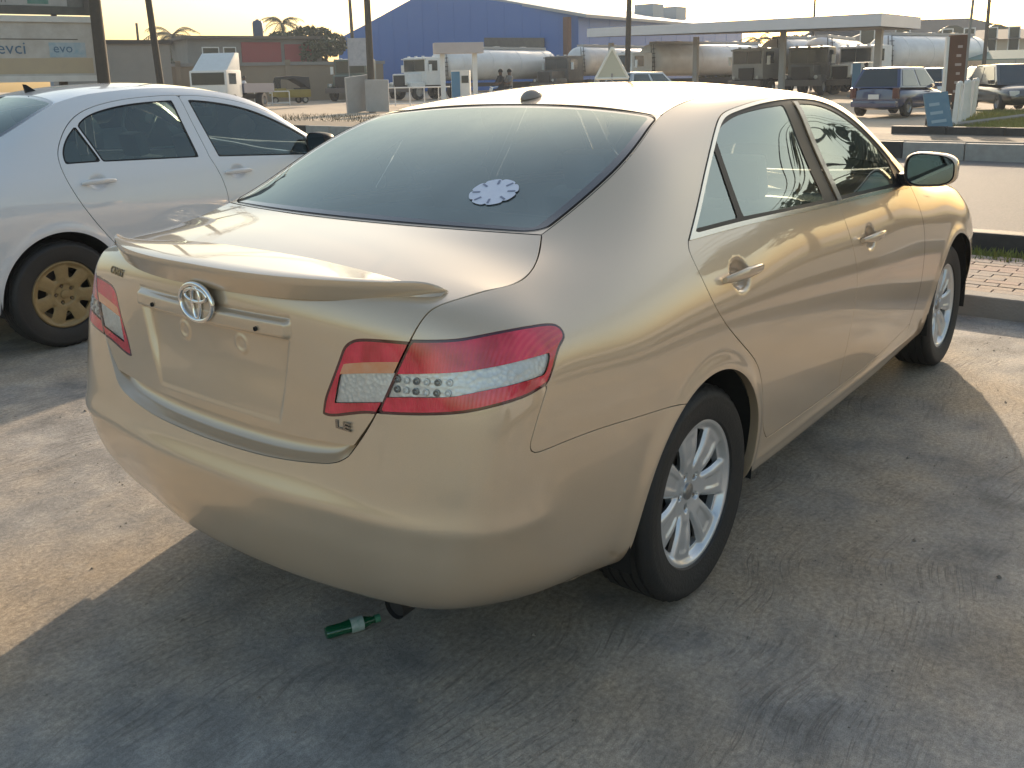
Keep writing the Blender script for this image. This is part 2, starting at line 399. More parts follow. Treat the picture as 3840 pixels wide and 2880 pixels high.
# ------------------------------------------------------------------ gold sedan: control net, left half (x forward from the rear axle, y outward, z up)
def sec(x, yz, dx=None):
    """cross-section column: one x, rows of (y, z); dx = per-row x override"""
    r = [(x, y, z) for y, z in yz]
    if dx:
        for k, v in dx.items(): r[k] = (v, r[k][1], r[k][2])
    return r
GOLD_NET = [
 [(-.80,0,.27),(-.93,0,.268),(-.995,0,.315),(-1.04,0,.42),(-1.058,0,.535),(-1.03,0,.68),(-1.015,0,.80),(-1.01,0,.90),(-1.0,0,.97),(-.985,0,1.02),(-.96,0,1.05),(-.92,0,1.065)],
 [(-.79,.26,.27),(-.915,.255,.268),(-.98,.27,.315),(-1.027,.28,.42),(-1.047,.28,.535),(-1.02,.28,.685),(-1.006,.28,.805),(-1.0,.28,.905),(-.992,.28,.972),(-.977,.28,1.02),(-.952,.28,1.05),(-.912,.28,1.065)],
 [(-.76,.46,.265),(-.875,.46,.262),(-.942,.485,.315),(-.994,.505,.42),(-1.017,.51,.545),(-.993,.51,.70),(-.978,.51,.825),(-.972,.51,.92),(-.965,.508,.977),(-.952,.505,1.02),(-.93,.50,1.048),(-.895,.49,1.062)],
 [(-.70,.58,.26),(-.80,.60,.255),(-.892,.662,.32),(-.957,.70,.43),(-.980,.706,.56),(-.962,.706,.72),(-.945,.703,.84),(-.93,.698,.925),(-.92,.69,.98),(-.907,.677,1.018),(-.888,.66,1.042),(-.86,.635,1.058)],
 [(-.60,.65,.255),(-.685,.69,.25),(-.775,.772,.325),(-.842,.826,.44),(-.868,.842,.58),(-.860,.844,.735),(-.845,.837,.855),(-.822,.82,.935),(-.812,.793,.99),(-.80,.757,1.025),(-.785,.718,1.05),(-.765,.675,1.068)],
 sec(-.645, [(.70,.255),(.755,.255),(.835,.33),(.874,.455),(.888,.595),(.888,.745),(.878,.865),(.852,.95),(.81,1.005),(.765,1.042),(.715,1.072),(.665,1.093)], {0:-.54,1:-.57,2:-.61,3:-.635}),
 sec(-.42, [(.74,.25),(.82,.26),(.868,.34),(.893,.465),(.904,.61),(.905,.755),(.892,.875),(.86,.965),(.818,1.027),(.772,1.067),(.714,1.102),(.648,1.131)], {0:-.37,1:-.385,2:-.40,11:-.455,10:-.445,9:-.435}),
 sec(-.12, [(.755,.22),(.838,.24),(.873,.33),(.896,.465),(.908,.615),(.909,.765),(.896,.885),(.862,.985),(.815,1.068),(.768,1.142),(.717,1.212),(.662,1.273)], {11:-.10,10:-.105,9:-.11}),
 sec(.22, [(.76,.20),(.842,.232),(.873,.32),(.895,.46),(.907,.615),(.908,.77),(.893,.895),(.856,1.005),(.799,1.11),(.737,1.217),(.674,1.318),(.602,1.394)], {11:.22}),
 sec(.60, [(.76,.19),(.845,.226),(.873,.315),(.894,.46),(.906,.62),(.906,.775),(.888,.91),(.848,1.04),(.778,1.16),(.707,1.285),(.637,1.392),(.562,1.446)]),
 sec(1.0, [(.76,.19),(.845,.225),(.872,.315),(.893,.46),(.905,.62),(.904,.775),(.885,.91),(.848,1.032),(.776,1.165),(.706,1.300),(.638,1.418),(.56,1.461)]),
 sec(1.4, [(.76,.19),(.845,.225),(.872,.315),(.893,.46),(.905,.62),(.903,.77),(.884,.90),(.850,1.018),(.785,1.145),(.715,1.275),(.655,1.385),(.585,1.438)]),
 sec(1.8, [(.76,.19),(.840,.225),(.866,.315),(.887,.46),(.900,.62),(.898,.765),(.881,.89),(.853,.995),(.808,1.105),(.762,1.20),(.720,1.275),(.668,1.327)]),
 sec(2.15, [(.76,.20),(.832,.228),(.858,.318),(.880,.46),(.893,.615),(.892,.755),(.876,.87),(.848,.96),(.826,1.015),(.806,1.052),(.785,1.080),(.75,1.100)]),
 sec(2.5, [(.75,.21),(.825,.235),(.858,.32),(.882,.46),(.896,.61),(.893,.745),(.872,.855),(.845,.93),(.82,.96),(.795,.978),(.77,.992),(.74,1.004)]),
 sec(2.85, [(.74,.22),(.82,.24),(.858,.325),(.882,.455),(.896,.60),(.89,.73),(.864,.835),(.83,.905),(.805,.93),(.78,.945),(.755,.957),(.725,.968)]),
 sec(3.2, [(.70,.22),(.79,.235),(.838,.31),(.868,.43),(.882,.565),(.874,.69),(.845,.785),(.80,.85),(.775,.873),(.75,.888),(.725,.90),(.695,.91)]),
 [(3.36,.58,.22),(3.42,.62,.225),(3.49,.67,.29),(3.53,.71,.40),(3.545,.72,.52),(3.535,.715,.63),(3.50,.695,.715),(3.46,.665,.775),(3.435,.645,.797),(3.41,.625,.812),(3.385,.605,.825),(3.355,.58,.835)],
 [(3.48,.34,.22),(3.56,.36,.22),(3.64,.38,.28),(3.69,.40,.38),(3.705,.405,.50),(3.69,.40,.60),(3.655,.39,.68),(3.61,.375,.735),(3.585,.365,.753),(3.56,.355,.767),(3.535,.345,.778),(3.50,.33,.79)],
 [(3.52,0,.22),(3.60,0,.22),(3.69,0,.28),(3.74,0,.38),(3.755,0,.50),(3.74,0,.60),(3.70,0,.67),(3.655,0,.72),(3.63,0,.738),(3.605,0,.752),(3.58,0,.763),(3.545,0,.775)],
]
# trunk lid: centre line and edge line, from its lower edge up the rear face, over the edge, forward to the rear window
LID_M = np.array([(-1.000, 0, .688), (-1.004, 0, .78), (-1.008, 0, .87), (-1.012, 0, .95), (-1.008, 0, 1.005), (-.994, 0, 1.045), (-.966, 0, 1.070), (-.915, 0, 1.083), (-.80, 0, 1.101), (-.68, 0, 1.118), (-.60, 0, 1.128), (-.553, 0, 1.134)])
LID_E = np.array([(-.984, .503, .712), (-.970, .575, .807), (-.957, .618, .896), (-.940, .650, .968), (-.923, .662, 1.002), (-.899, .673, 1.030), (-.872, .683, 1.041), (-.835, .697, 1.047), (-.755, .720, 1.055), (-.660, .735, 1.062), (-.545, .700, 1.092), (-.458, .648, 1.128)])

M_RUB = mat('black_rubber', (.010, .010, .011), .75, spec=.15)
M_TRIM = mat('black_trim', (.010, .010, .011), .45, spec=.25)
M_DARK = mat('dark_plastic', (.018, .018, .019), .7, bump=(200, .1))
M_VOID = mat('underbody', (.008, .008, .008), .9)
M_CHROME = mat('chrome', (.86, .86, .85), .08, metal=1.)
M_SATIN = mat('satin_trim', (.66, .62, .54), .22, metal=1.)
M_SILVER = mat('alloy_silver', (.66, .67, .68), .34, metal=.6, coat=.5, var=(30, .25, (.54, .53, .51)))
M_FRIT = mat('glass_frit', (.006, .007, .008), .06, coat=1.)
M_SEAT = mat('seat_cloth', (.36, .315, .25), .9, bump=(400, .3), var=(20, .4, (.28, .245, .20)))
M_CABIN = mat('cabin_trim', (.24, .215, .18), .8, bump=(300, .15))
M_CABIN2 = mat('grey_cabin_trim', (.13, .135, .13), .8, bump=(300, .15))
M_DASH = mat('dash_plastic', (.09, .09, .085), .6)

def rbox(p, q, cx, cy, hx, hy, r):
    """signed distance to a rounded rectangle"""
    dx = np.abs(p-cx)-(hx-r); dy = np.abs(q-cy)-(hy-r)
    return np.hypot(np.maximum(dx, 0), np.maximum(dy, 0))+np.minimum(np.maximum(dx, dy), 0)-r
def sstep(x, a, b):
    t = np.clip((x-a)/(b-a), 0, 1); return t*t*(3-2*t)
def strip(name, A, B, m, parent, N=None, smooth=True, mirror=False):
    """ribbon between two equally long point rows (or more rows)"""
    rows = [np.asarray(r, float) for r in ([A, B] if B is not None else A)]
    n = len(rows[0]); V = np.concatenate(rows); F = []
    for j in range(len(rows)-1):
        for i in range(n-1): F.append((j*n+i, j*n+i+1, (j+1)*n+i+1, (j+1)*n+i))
    return mesh_obj(name, V, F, m, parent, smooth)
def resamp(p, n):
    p = np.asarray(p, float); s = np.concatenate([[0], np.cumsum(np.linalg.norm(np.diff(p, axis=0), axis=1))])
    e = np.linspace(0, s[-1], n); return np.stack([np.interp(e, s, p[:, k]) for k in range(p.shape[1])], -1)
def sweep(name, pts, nor, prof, m, parent, cap=True):
    """profile (offset across, height along normal) swept along pts with normals"""
    pts = np.asarray(pts, float); nor = unit(np.asarray(nor, float)); t = unit(np.gradient(pts, axis=0)); b = unit(np.cross(t, nor))
    k = len(prof); V = []; F = []
    for i in range(len(pts)):
        for a, h in prof: V.append(pts[i]+b[i]*a+nor[i]*h)
    for i in range(len(pts)-1):
        for j in range(k): F.append((i*k+j, i*k+(j+1) % k, (i+1)*k+(j+1) % k, (i+1)*k+j))
    if cap: F.append(tuple(range(k))[::-1]); F.append(tuple((len(pts)-1)*k+j for j in range(k)))
    mb = MB(); mb.add(V, F); return mb.build(name, m, parent, smooth=True)
def flipy(p): return np.asarray(p, float)*np.array([1, -1, 1.])

# ------------------------------------------------------------------ wheels
def wheel_parts(parent, kind, tyre_r=.322, rim_r=.219, width=.205):
    """wheel about its own axle: local +Z points outward from the car; returns meshes under parent"""
    w = width/2
    prof = [(rim_r-.008, -w*.80), (rim_r+.004, -w*.93), (rim_r+.03, -w*1.0), (tyre_r-.05, -w*1.04), (tyre_r-.022, -w*.98), (tyre_r-.008, -w*.86)]
    for i, z in enumerate((-.66, -.36, .0, .36, .66)):
        zc = w*z; prof += [(tyre_r-.001, zc-.010), (tyre_r-.001, zc-.0042), (tyre_r-.008, zc-.0034), (tyre_r-.008, zc+.0034), (tyre_r-.001, zc+.0042), (tyre_r-.001, zc+.010)]
    prof += [(tyre_r-.008, w*.86), (tyre_r-.022, w*.98), (tyre_r-.034, w*1.03), (tyre_r-.036, w*1.025), (tyre_r-.05, w*1.04), (rim_r+.035, w*1.0), (rim_r+.018, w*.965), (rim_r+.015, w*.955), (rim_r+.004, w*.93), (rim_r-.004, w*.80)]
    n = 96; V = []; F = []; m = len(prof)
    for k in range(n):
        a = 2*pi*k/n
        for r, h in prof:
            rr = r
            if r > tyre_r-.009 and abs(abs(h)/w-.78) < .12 and k % 2: rr -= .006     # shoulder blocks
            V.append((rr*cos(a), rr*sin(a), h))
    for k in range(n):
        for i in range(m-1): F.append((k*m+i, ((k+1) % n)*m+i, ((k+1) % n)*m+i+1, k*m+i+1))
    ty = MB(); ty.add(V, F); ty.build('tyre', M_TYRE, parent, smooth=True)
    # rim face: polar grid with openings cut out
    nr, na = 46, 350; sp = 7
    r = np.linspace(.0, 1, nr)**.9*rim_r; a = np.linspace(0, 2*pi, na+1)
    Rg, Ag = np.meshgrid(r, a, indexing='ij'); ph = (Ag*sp/(2*pi)) % 1.0-.5        # 0 at a spoke's middle
    arc = ph*2*pi/sp*np.maximum(Rg, .03)
    z0 = w*.86
    if kind == 'alloy':
        z = z0-.030+.018*sstep(Rg, .02, .15)+.012*sstep(Rg, rim_r-.022, rim_r-.008)
        half = .030+.026*np.clip((Rg-.07)/.125, 0, 1)
        z = z-.012*(1-np.exp(-(arc/(half*.98))**14))*sstep(Rg, .066, .090)*(1-sstep(Rg, rim_r-.026, rim_r-.012))
        z = z-.005*(1-sstep(np.abs(arc), half*.30, half*.55))*sstep(Rg, .085, .11)*(1-sstep(Rg, .168, .185))
        op = np.maximum.reduce([half+.002-np.abs(arc), .092-Rg, Rg-(rim_r-.032)])
        op = np.where(np.abs(ph) > .25, op, .02)
        phi = op                                                        # < 0 inside openings
        mt = M_SILVER
    else:
        z = z0-.006-.010*sstep(Rg, .15, .03)+.010*np.exp(-((Rg-(rim_r-.012))/.008)**2)
        z = z-.006*sstep(Rg, .07, .055)
        half = .031+.008*sstep(Rg, .08, .17)
        z = z-.010*(1-np.exp(-(arc/(half*1.1))**4))*sstep(Rg, .08, .10)*(1-sstep(Rg, rim_r-.035, rim_r-.02))
        op = np.maximum.reduce([half+.004-np.abs(arc), .098-Rg, Rg-(rim_r-.042)])
        op = np.where(np.abs(ph) > .2, op, .02)+.006*np.exp(-((Rg-.098)/.012)**2)
        phi = op; mt = M_GOLDHUB
    # lug holes
    for k in range(5):
        la = 2*pi*(k+.25)/5; lr = .052
        d = np.hypot(Rg*np.cos(Ag)-lr*cos(la), Rg*np.sin(Ag)-lr*sin(la))
        z = z-.016*sstep(d, .0125, .0085)
    P = np.stack([Rg*np.cos(Ag), Rg*np.sin(Ag), z], -1)
    N = grid_normals(P); N[:, 0] = N[:, -1] = unit(N[:, 0]+N[:, -1]); N[0] = (0, 0, 1)
    ms = grid_soup(P, np.stack([Rg, Ag], -1), N=N)
    keep = split(ms, phi.reshape(-1))[1]
    soup_obj('rim', flanged(keep, .022, False), mt, parent)
    b = MB(); b.lathe([(rim_r-.004, w*.86), (rim_r-.012, w*.80), (rim_r-.024, w*.4), (rim_r-.03, -w*.2), (rim_r-.02, -w*.8)], 48); b.build('barrel', M_BARREL, parent, smooth=True)
    b = MB(); b.lathe([(.0, -.006), (.135, -.006), (.135, .006), (.07, .006), (.07, .03), (.0, .03)], 40); b.box(-.06, .06, .085, .15, -.04, .035); b.build('brake_disc', M_DISC, parent, smooth=True)
    cap = MB(); zc = z0-.030 if kind == 'alloy' else z0-.02
    cap.lathe([(.0, zc+.010), (.014, zc+.0095), (.024, zc+.006), (.028, zc-.004)], 28)
    c = cap.build('centre_cap', mt if kind != 'alloy' else M_CAP, parent, smooth=True)
    for k in range(5):
        la = 2*pi*(k+.25)/5; lr = .052
        MB().lathe([(.0, zc+.004), (.0045, zc+.004), (.008, zc-.002), (.008, zc-.02)], 6, Matrix.Translation((lr*cos(la), lr*sin(la), -.004))).build('lug_nut', M_LUG, parent)
M_TYRE = mat('tyre_rubber', (.016, .016, .016), .62, var=(14, .45, (.036, .032, .028), 8), bump=(120, .2))
M_GOLDHUB = mat('gold_hubcap', (.36, .25, .105), .5, metal=.1, var=(25, .8, (.23, .155, .075), 8), bump=(60, .2))
M_BARREL = mat('wheel_barrel', (.03, .03, .032), .5, metal=.5)
M_DISC = mat('brake_iron', (.05, .042, .036), .55, metal=.6)
M_CAP = mat('cap_grey', (.35, .35, .35), .35, metal=.9)
M_LUG = mat('lug_steel', (.30, .26, .22), .4, metal=1.)
def place_wheels(car, kind, spots, proto=None, **kw):
    """spots: (x, y, z, spin, steer); the wheel's local Z points away from the car"""
    first = None
    for i, (x, y, z, spin, steer) in enumerate(spots):
        if first is None:
            w = bpy.data.objects.new('wheel', None); COL.objects.link(w); w.empty_display_size = .1; wheel_parts(w, kind, **kw); first = w
        else: w = copy_tree(first)
        w.parent = car; w.location = (x, y, z)
        s = 1 if y > 0 else -1
        w.rotation_euler = (Matrix.Rotation(steer, 3, 'Z') @ Matrix.Rotation(-s*pi/2, 3, 'X') @ Matrix.Rotation(spin, 3, 'Z')).to_euler()

# ------------------------------------------------------------------ generic car assembly
ARCH_R = .368
def flare(cx, cz, x2, amt=.010):
    def f(P, N):
        for c in (cx, x2):
            d = np.hypot(P[..., 0]-c, P[..., 2]-cz)
            b = amt*np.exp(-((d-(ARCH_R+.006))/.032)**2)*sstep(P[..., 1], .6, .8)*sstep(P[..., 2], .22, .34)
            P = P+N*b[..., None]
        return P
    return f
def cut_arches(ms, spots, r):
    """opens the wheel arches; returns the rest"""
    for cx, cz in spots:
        d = np.hypot(ms.V[:, 0]-cx, np.maximum(ms.V[:, 2]-cz, 0))-r
        d = np.where(ms.V[:, 1] < .5, .2, d)
        ms = split(ms, d)[1]
    return ms
def liner(car, cx, cz, r, yout, yin):
    for s in (1, -1):
        mb = MB(); R = []
        for a in np.linspace(-.25, pi+.25, 26):
            R.append([(cx+r*cos(a), s*yout, cz+r*sin(a)), (cx+r*cos(a), s*yin, cz+r*sin(a))])
        V = [p for q in R for p in q]; F = [(2*i, 2*i+1, 2*i+3, 2*i+2) for i in range(len(R)-1)]
        V.append((cx, s*yin, cz)); c = len(V)-1
        F += [(2*i+1, c, 2*i+3) for i in range(len(R)-1)]
        mb.add(V, F); mb.build('wheel_arch_liner', M_VOID, car)
def seat(parent, x, y, w, m, bench=False, head=True, zb=.30):
    """seat: cushion, backrest, headrest"""
    b = MB(); b.box(x-.05, x+.48, y-w, y+w, zb, zb+.20); o = b.build('seat_cushion', m, parent, smooth=True, bevel=.05)
    M = Matrix.Translation((x, y, zb+.18)) @ Matrix.Rotation(-.33, 4, 'Y')
    b = MB(); b.box(-.10, .05, -w, w, -.05, .56, M); b.build('seat_back', m, parent, smooth=True, bevel=.045)
    if head:
        for yy in ((y,) if not bench else (y-.36, y+.36)):
            Mh = Matrix.Translation((x-.235, yy, zb+.80)) @ Matrix.Rotation(-.25, 4, 'Y')
            b = MB(); b.box(-.05, .05, -.125, .125, -.085, .095, Mh); b.build('headrest', m, parent, smooth=True, bevel=.04)
            for q in (-.05, .05): MB().tube([(x-.215, yy+q, zb+.66), (x-.235, yy+q, zb+.76)], .006, 6).build('headrest_post', M_CHROME, parent)
def interior(car, m, dx=0., W=.62, roofz=1.40, glx=(2.0, 1.03)):
    seat(car, .62+dx, 0, W, m, True)
    for s in (1, -1): seat(car, 1.52+dx, s*.36, .25, m)
    b = MB(); b.box(-.42+dx, .22+dx, -W, W, 1.035, 1.055); b.build('parcel_shelf', M_CABIN2, car)
    b = MB(); b.box(2.02+dx, 2.34+dx, -W-.06, W+.06, .55, .93); b.build('dashboard', M_DASH, car, True, .06)
    b = MB(); R = []
    for a in np.linspace(0, 2*pi, 25): R.append((1.86+dx+.05*cos(a), .36+.18*sin(a), .86+.17*cos(a)))
    b.tube(R, .014, 8, False); b.tube([(1.90+dx, .36, .86), (2.1+dx, .36, .78)], .03, 8); b.build('steering_wheel', M_DASH, car, True)
    b = MB(); b.box(-.70+dx, 3.3+dx, -.55, .55, .23, .30); b.build('floor_pan', M_VOID, car)
    b = MB(); b.box(1.60+dx, 1.68+dx, -.10, .10, 1.30, 1.37); b.build('inner_mirror', M_DASH, car, True, .015)

# ------------------------------------------------------------------ the gold sedan
M_GOLD = paint('champagne_paint', (.62, .472, .325), metal=.34, rough=.33, dust=.06)
M_REDLENS = None
def lens_red():
    m = mat('red_lens', (.33, .006, .022), .18, coat=1., spec=.6); t = m.node_tree; p = t.nodes['Principled BSDF']
    tc = t.nodes.new('ShaderNodeTexCoord'); w = t.nodes.new('ShaderNodeTexWave'); w.wave_type = 'BANDS'; w.bands_direction = 'Y'
    w.inputs['Scale'].default_value = 45; w.inputs['Distortion'].default_value = .6
    t.links.new(tc.outputs['Object'], w.inputs['Vector'])
    b = t.nodes.new('ShaderNodeBump'); b.inputs['Strength'].default_value = .25; b.inputs['Distance'].default_value = .004
    t.links.new(w.outputs[0], b.inputs['Height']); t.links.new(b.outputs[0], p.inputs['Normal'])
    n = t.nodes.new('ShaderNodeTexNoise'); n.inputs['Scale'].default_value = 16; n.inputs['Detail'].default_value = 3; t.links.new(tc.outputs['Object'], n.inputs['Vector'])
    r = t.nodes.new('ShaderNodeValToRGB'); r.color_ramp.elements[0].color = (.52, .006, .022, 1); r.color_ramp.elements[1].color = (.82, .025, .07, 1)
    r.color_ramp.elements[0].position = .35; r.color_ramp.elements[1].position = .65
    t.links.new(n.outputs[0], r.inputs[0]); t.links.new(r.outputs[0], p.inputs['Base Color'])
    return m
M_REDLENS = lens_red()
def facets():
    m = mat('lamp_reflector', (.95, .95, .93), .28, metal=.22, coat=.4); t = m.node_tree; p = t.nodes['Principled BSDF']; tc = t.nodes.new('ShaderNodeTexCoord')
    v = t.nodes.new('ShaderNodeTexVoronoi'); v.feature = 'F1'; v.inputs['Scale'].default_value = 95; t.links.new(tc.outputs['Object'], v.inputs['Vector'])
    b = t.nodes.new('ShaderNodeBump'); b.inputs['Strength'].default_value = .35; b.inputs['Distance'].default_value = .005; t.links.new(v.outputs['Distance'], b.inputs['Height']); t.links.new(b.outputs[0], p.inputs['Normal'])
    r = t.nodes.new('ShaderNodeValToRGB'); r.color_ramp.elements[0].color = (.98, .98, .96, 1); r.color_ramp.elements[1].color = (.80, .78, .73, 1); t.links.new(v.outputs['Distance'], r.inputs[0]); t.links.new(r.outputs[0], p.inputs['Base Color'])
    return m
M_DARKRED = mat('dark_red_edge', (.07, .004, .008), .15, coat=1.)
M_AMBER = mat('amber_lens', (.72, .26, .10), .2, coat=1., var=(30, .6, (.75, .45, .30), 3))
M_CLEAR = glass('clear_lens', (1, 1, 1), 1., .0, fres=1.35)
M_REFL = facets()
M_LED = mat('led_cup', (.34, .34, .33), .3, metal=.5)
M_REARGL = glass('rear_glass', (.38, .44, .45), .75, .15, (.50, .55, .55), fres=2.1, refl=(.88, 1, .96))
M_SIDEGL = glass('side_glass', (.84, .97, .88), .98, .03, (.6, .64, .6), fres=3.0, refl=(.90, 1, .95))
M_WINDSH = glass('windscreen_glass', (.75, .85, .78), .88, .05)
def txt(name, body, size, m, parent, loc, rot, depth=.0015, bold=0.):
    cu = bpy.data.curves.new(name, 'FONT'); cu.body = body; cu.size = size; cu.extrude = depth; cu.align_x = 'CENTER'; cu.align_y = 'CENTER'; cu.offset = bold
    cu.resolution_u = 2
    o = bpy.data.objects.new(name, cu); COL.objects.link(o)
    dg = bpy.context.evaluated_depsgraph_get(); me = bpy.data.meshes.new_from_object(o.evaluated_get(dg)); COL.objects.unlink(o); bpy.data.objects.remove(o)
    me.name = name; q = link(name, me, m, parent); q.location = loc; q.rotation_euler = rot
    return q
def ell(rx, ry, n=40, cx=0, cy=0): return [(cx+rx*cos(2*pi*k/n), cy+ry*sin(2*pi*k/n), 0) for k in range(n+1)]

def tail_lamps(car, lamp_l, white, lid_in, lid_white, lid_amber):
    """both tail lamps; the soups are the left half"""
    for mir in (False, True):
        f = (lambda s: s.mirrored()) if mir else (lambda s: s)
        sg = -1 if mir else 1
        root = bpy.data.objects.new('tail_lamp', None); COL.objects.link(root); root.parent = car; root.empty_display_size = .1
        for nm, red, clear, edge in lamp_l:
            soup_obj('lens_edge', f(flanged(edge, .02)), M_DARKRED, root)
            soup_obj('red_lens', f(red), M_REDLENS, root)
            soup_obj('clear_lens', f(clear), M_CLEAR, root)
            soup_obj('reflector', f(clear.offset(-.006)), M_REFL, root)
        soup_obj('amber_lens', f(lid_amber), M_AMBER, root)
        # two rows of light cups behind the clear strip
        P, N = white
        for r, row in enumerate(P):
            for k, (p, n) in enumerate(zip(row, N[r])):
                p = np.array(p)*[1, sg, 1]; n = np.array(n)*[1, sg, 1]
                M = Matrix.Translation(Vector(p-n*.0065)) @ Vector(n).to_track_quat('Z', 'Y').to_matrix().to_4x4()
                b = MB(); b.lathe([(.0085, .0), (.0075, .006), (.006, .0065), (.003, .002), (0, .001)], 12, M); b.build('light_cup', M_LED if k % 2 == 0 else M_REFL, root, smooth=True)
def door_handle_one(par, S, x0, x1, z, sg, m):
    uv, c, n = S.locate([(x0, NAN, z), (x1, NAN, z)], SIDE); e0, e1 = c*[1, sg, 1]; n0 = unit((n[0]+n[1])*[1, sg, 1]); V = []; k = 12; F = []
    for i in range(15):
        t = i/14; s = (sin(pi*(.02+.96*t)))**.30; base = e0+(e1-e0)*t+n0*.004
        hgt = .0175*s*(1.08-.22*t); thk = .004+.010*s; off = .006+.024*sin(pi*t)**.5
        for j in range(k):
            a = 2*pi*j/k; V.append(base+n0*(off+thk*np.sign(cos(a))*abs(cos(a))**.7)+np.array((0, 0, 1))*hgt*np.sign(sin(a))*abs(sin(a))**.7)
    for i in range(14):
        for j in range(k): F.append((i*k+j, i*k+(j+1) % k, (i+1)*k+(j+1) % k, (i+1)*k+j))
    F += [tuple(range(k)), tuple(14*k+j for j in range(k))]
    b = MB(); b.add(V, F); b.build('handle', m, par, smooth=True)
def mirror_unit(car, m, x, y, z, sg, s=1.):
    root = bpy.data.objects.new('door_mirror', None); COL.objects.link(root); root.parent = car; root.location = (x, sg*y, z); root.empty_display_size = .1
    rings = []; prof = [(-.030, .93, .0), (-.02, 1., .0), (.02, .99, 0), (.055, .92, .004), (.085, .74, .010), (.105, .42, .014), (.11, .10, .015)]
    def shape(k, sc):
        P = []
        for i in range(32):
            a = 2*pi*i/32; c, q = cos(a), sin(a)
            e = 2/3.2; yy = .108*np.sign(c)*abs(c)**e; zz = .073*np.sign(q)*abs(q)**e
            zz *= 1-.10*(yy/.108)
            P.append((yy*sc, zz*sc))
        return P
    b = MB(); rings = [[(px, sg*(yy*1.0+.115-.02), zz+dz) for yy, zz in shape(0, sc)] for px, sc, dz in prof]
    V = [p for r in rings for p in r]; n = 32; F = []
    for i in range(len(rings)-1):
        for k in range(n): F.append((i*n+k, i*n+(k+1) % n, (i+1)*n+(k+1) % n, (i+1)*n+k))
    F.append(tuple((len(rings)-1)*n+k for k in range(n)))
    b.add(V, F); b.build('mirror_shell', m, root, smooth=True)
    b = MB(); P0 = [(-.030, sg*(yy+.095), zz) for yy, zz in shape(0, .93)]; P1 = [(-.022, sg*(yy+.095), zz) for yy, zz in shape(0, .86)]
    b.loft([P0, P1], cap=False); b.build('mirror_bezel', M_TRIM, root, smooth=True)
    b = MB(); V = [(-.022+.004*((i % 2)*0), sg*(yy+.095), zz) for i, (yy, zz) in enumerate(shape(0, .865))]; b.add(V, [tuple(range(32))]); b.build('mirror_glass', mat('mirror_silver', (.17, .20, .22), .03, metal=1.), root)
    b = MB(); b.box(-.02, .06, sg*-.06 if sg > 0 else -.03, .03 if sg > 0 else .06, -.075, -.02); b.build('mirror_foot', M_TRIM, root, smooth=True, bevel=.012)
    return root

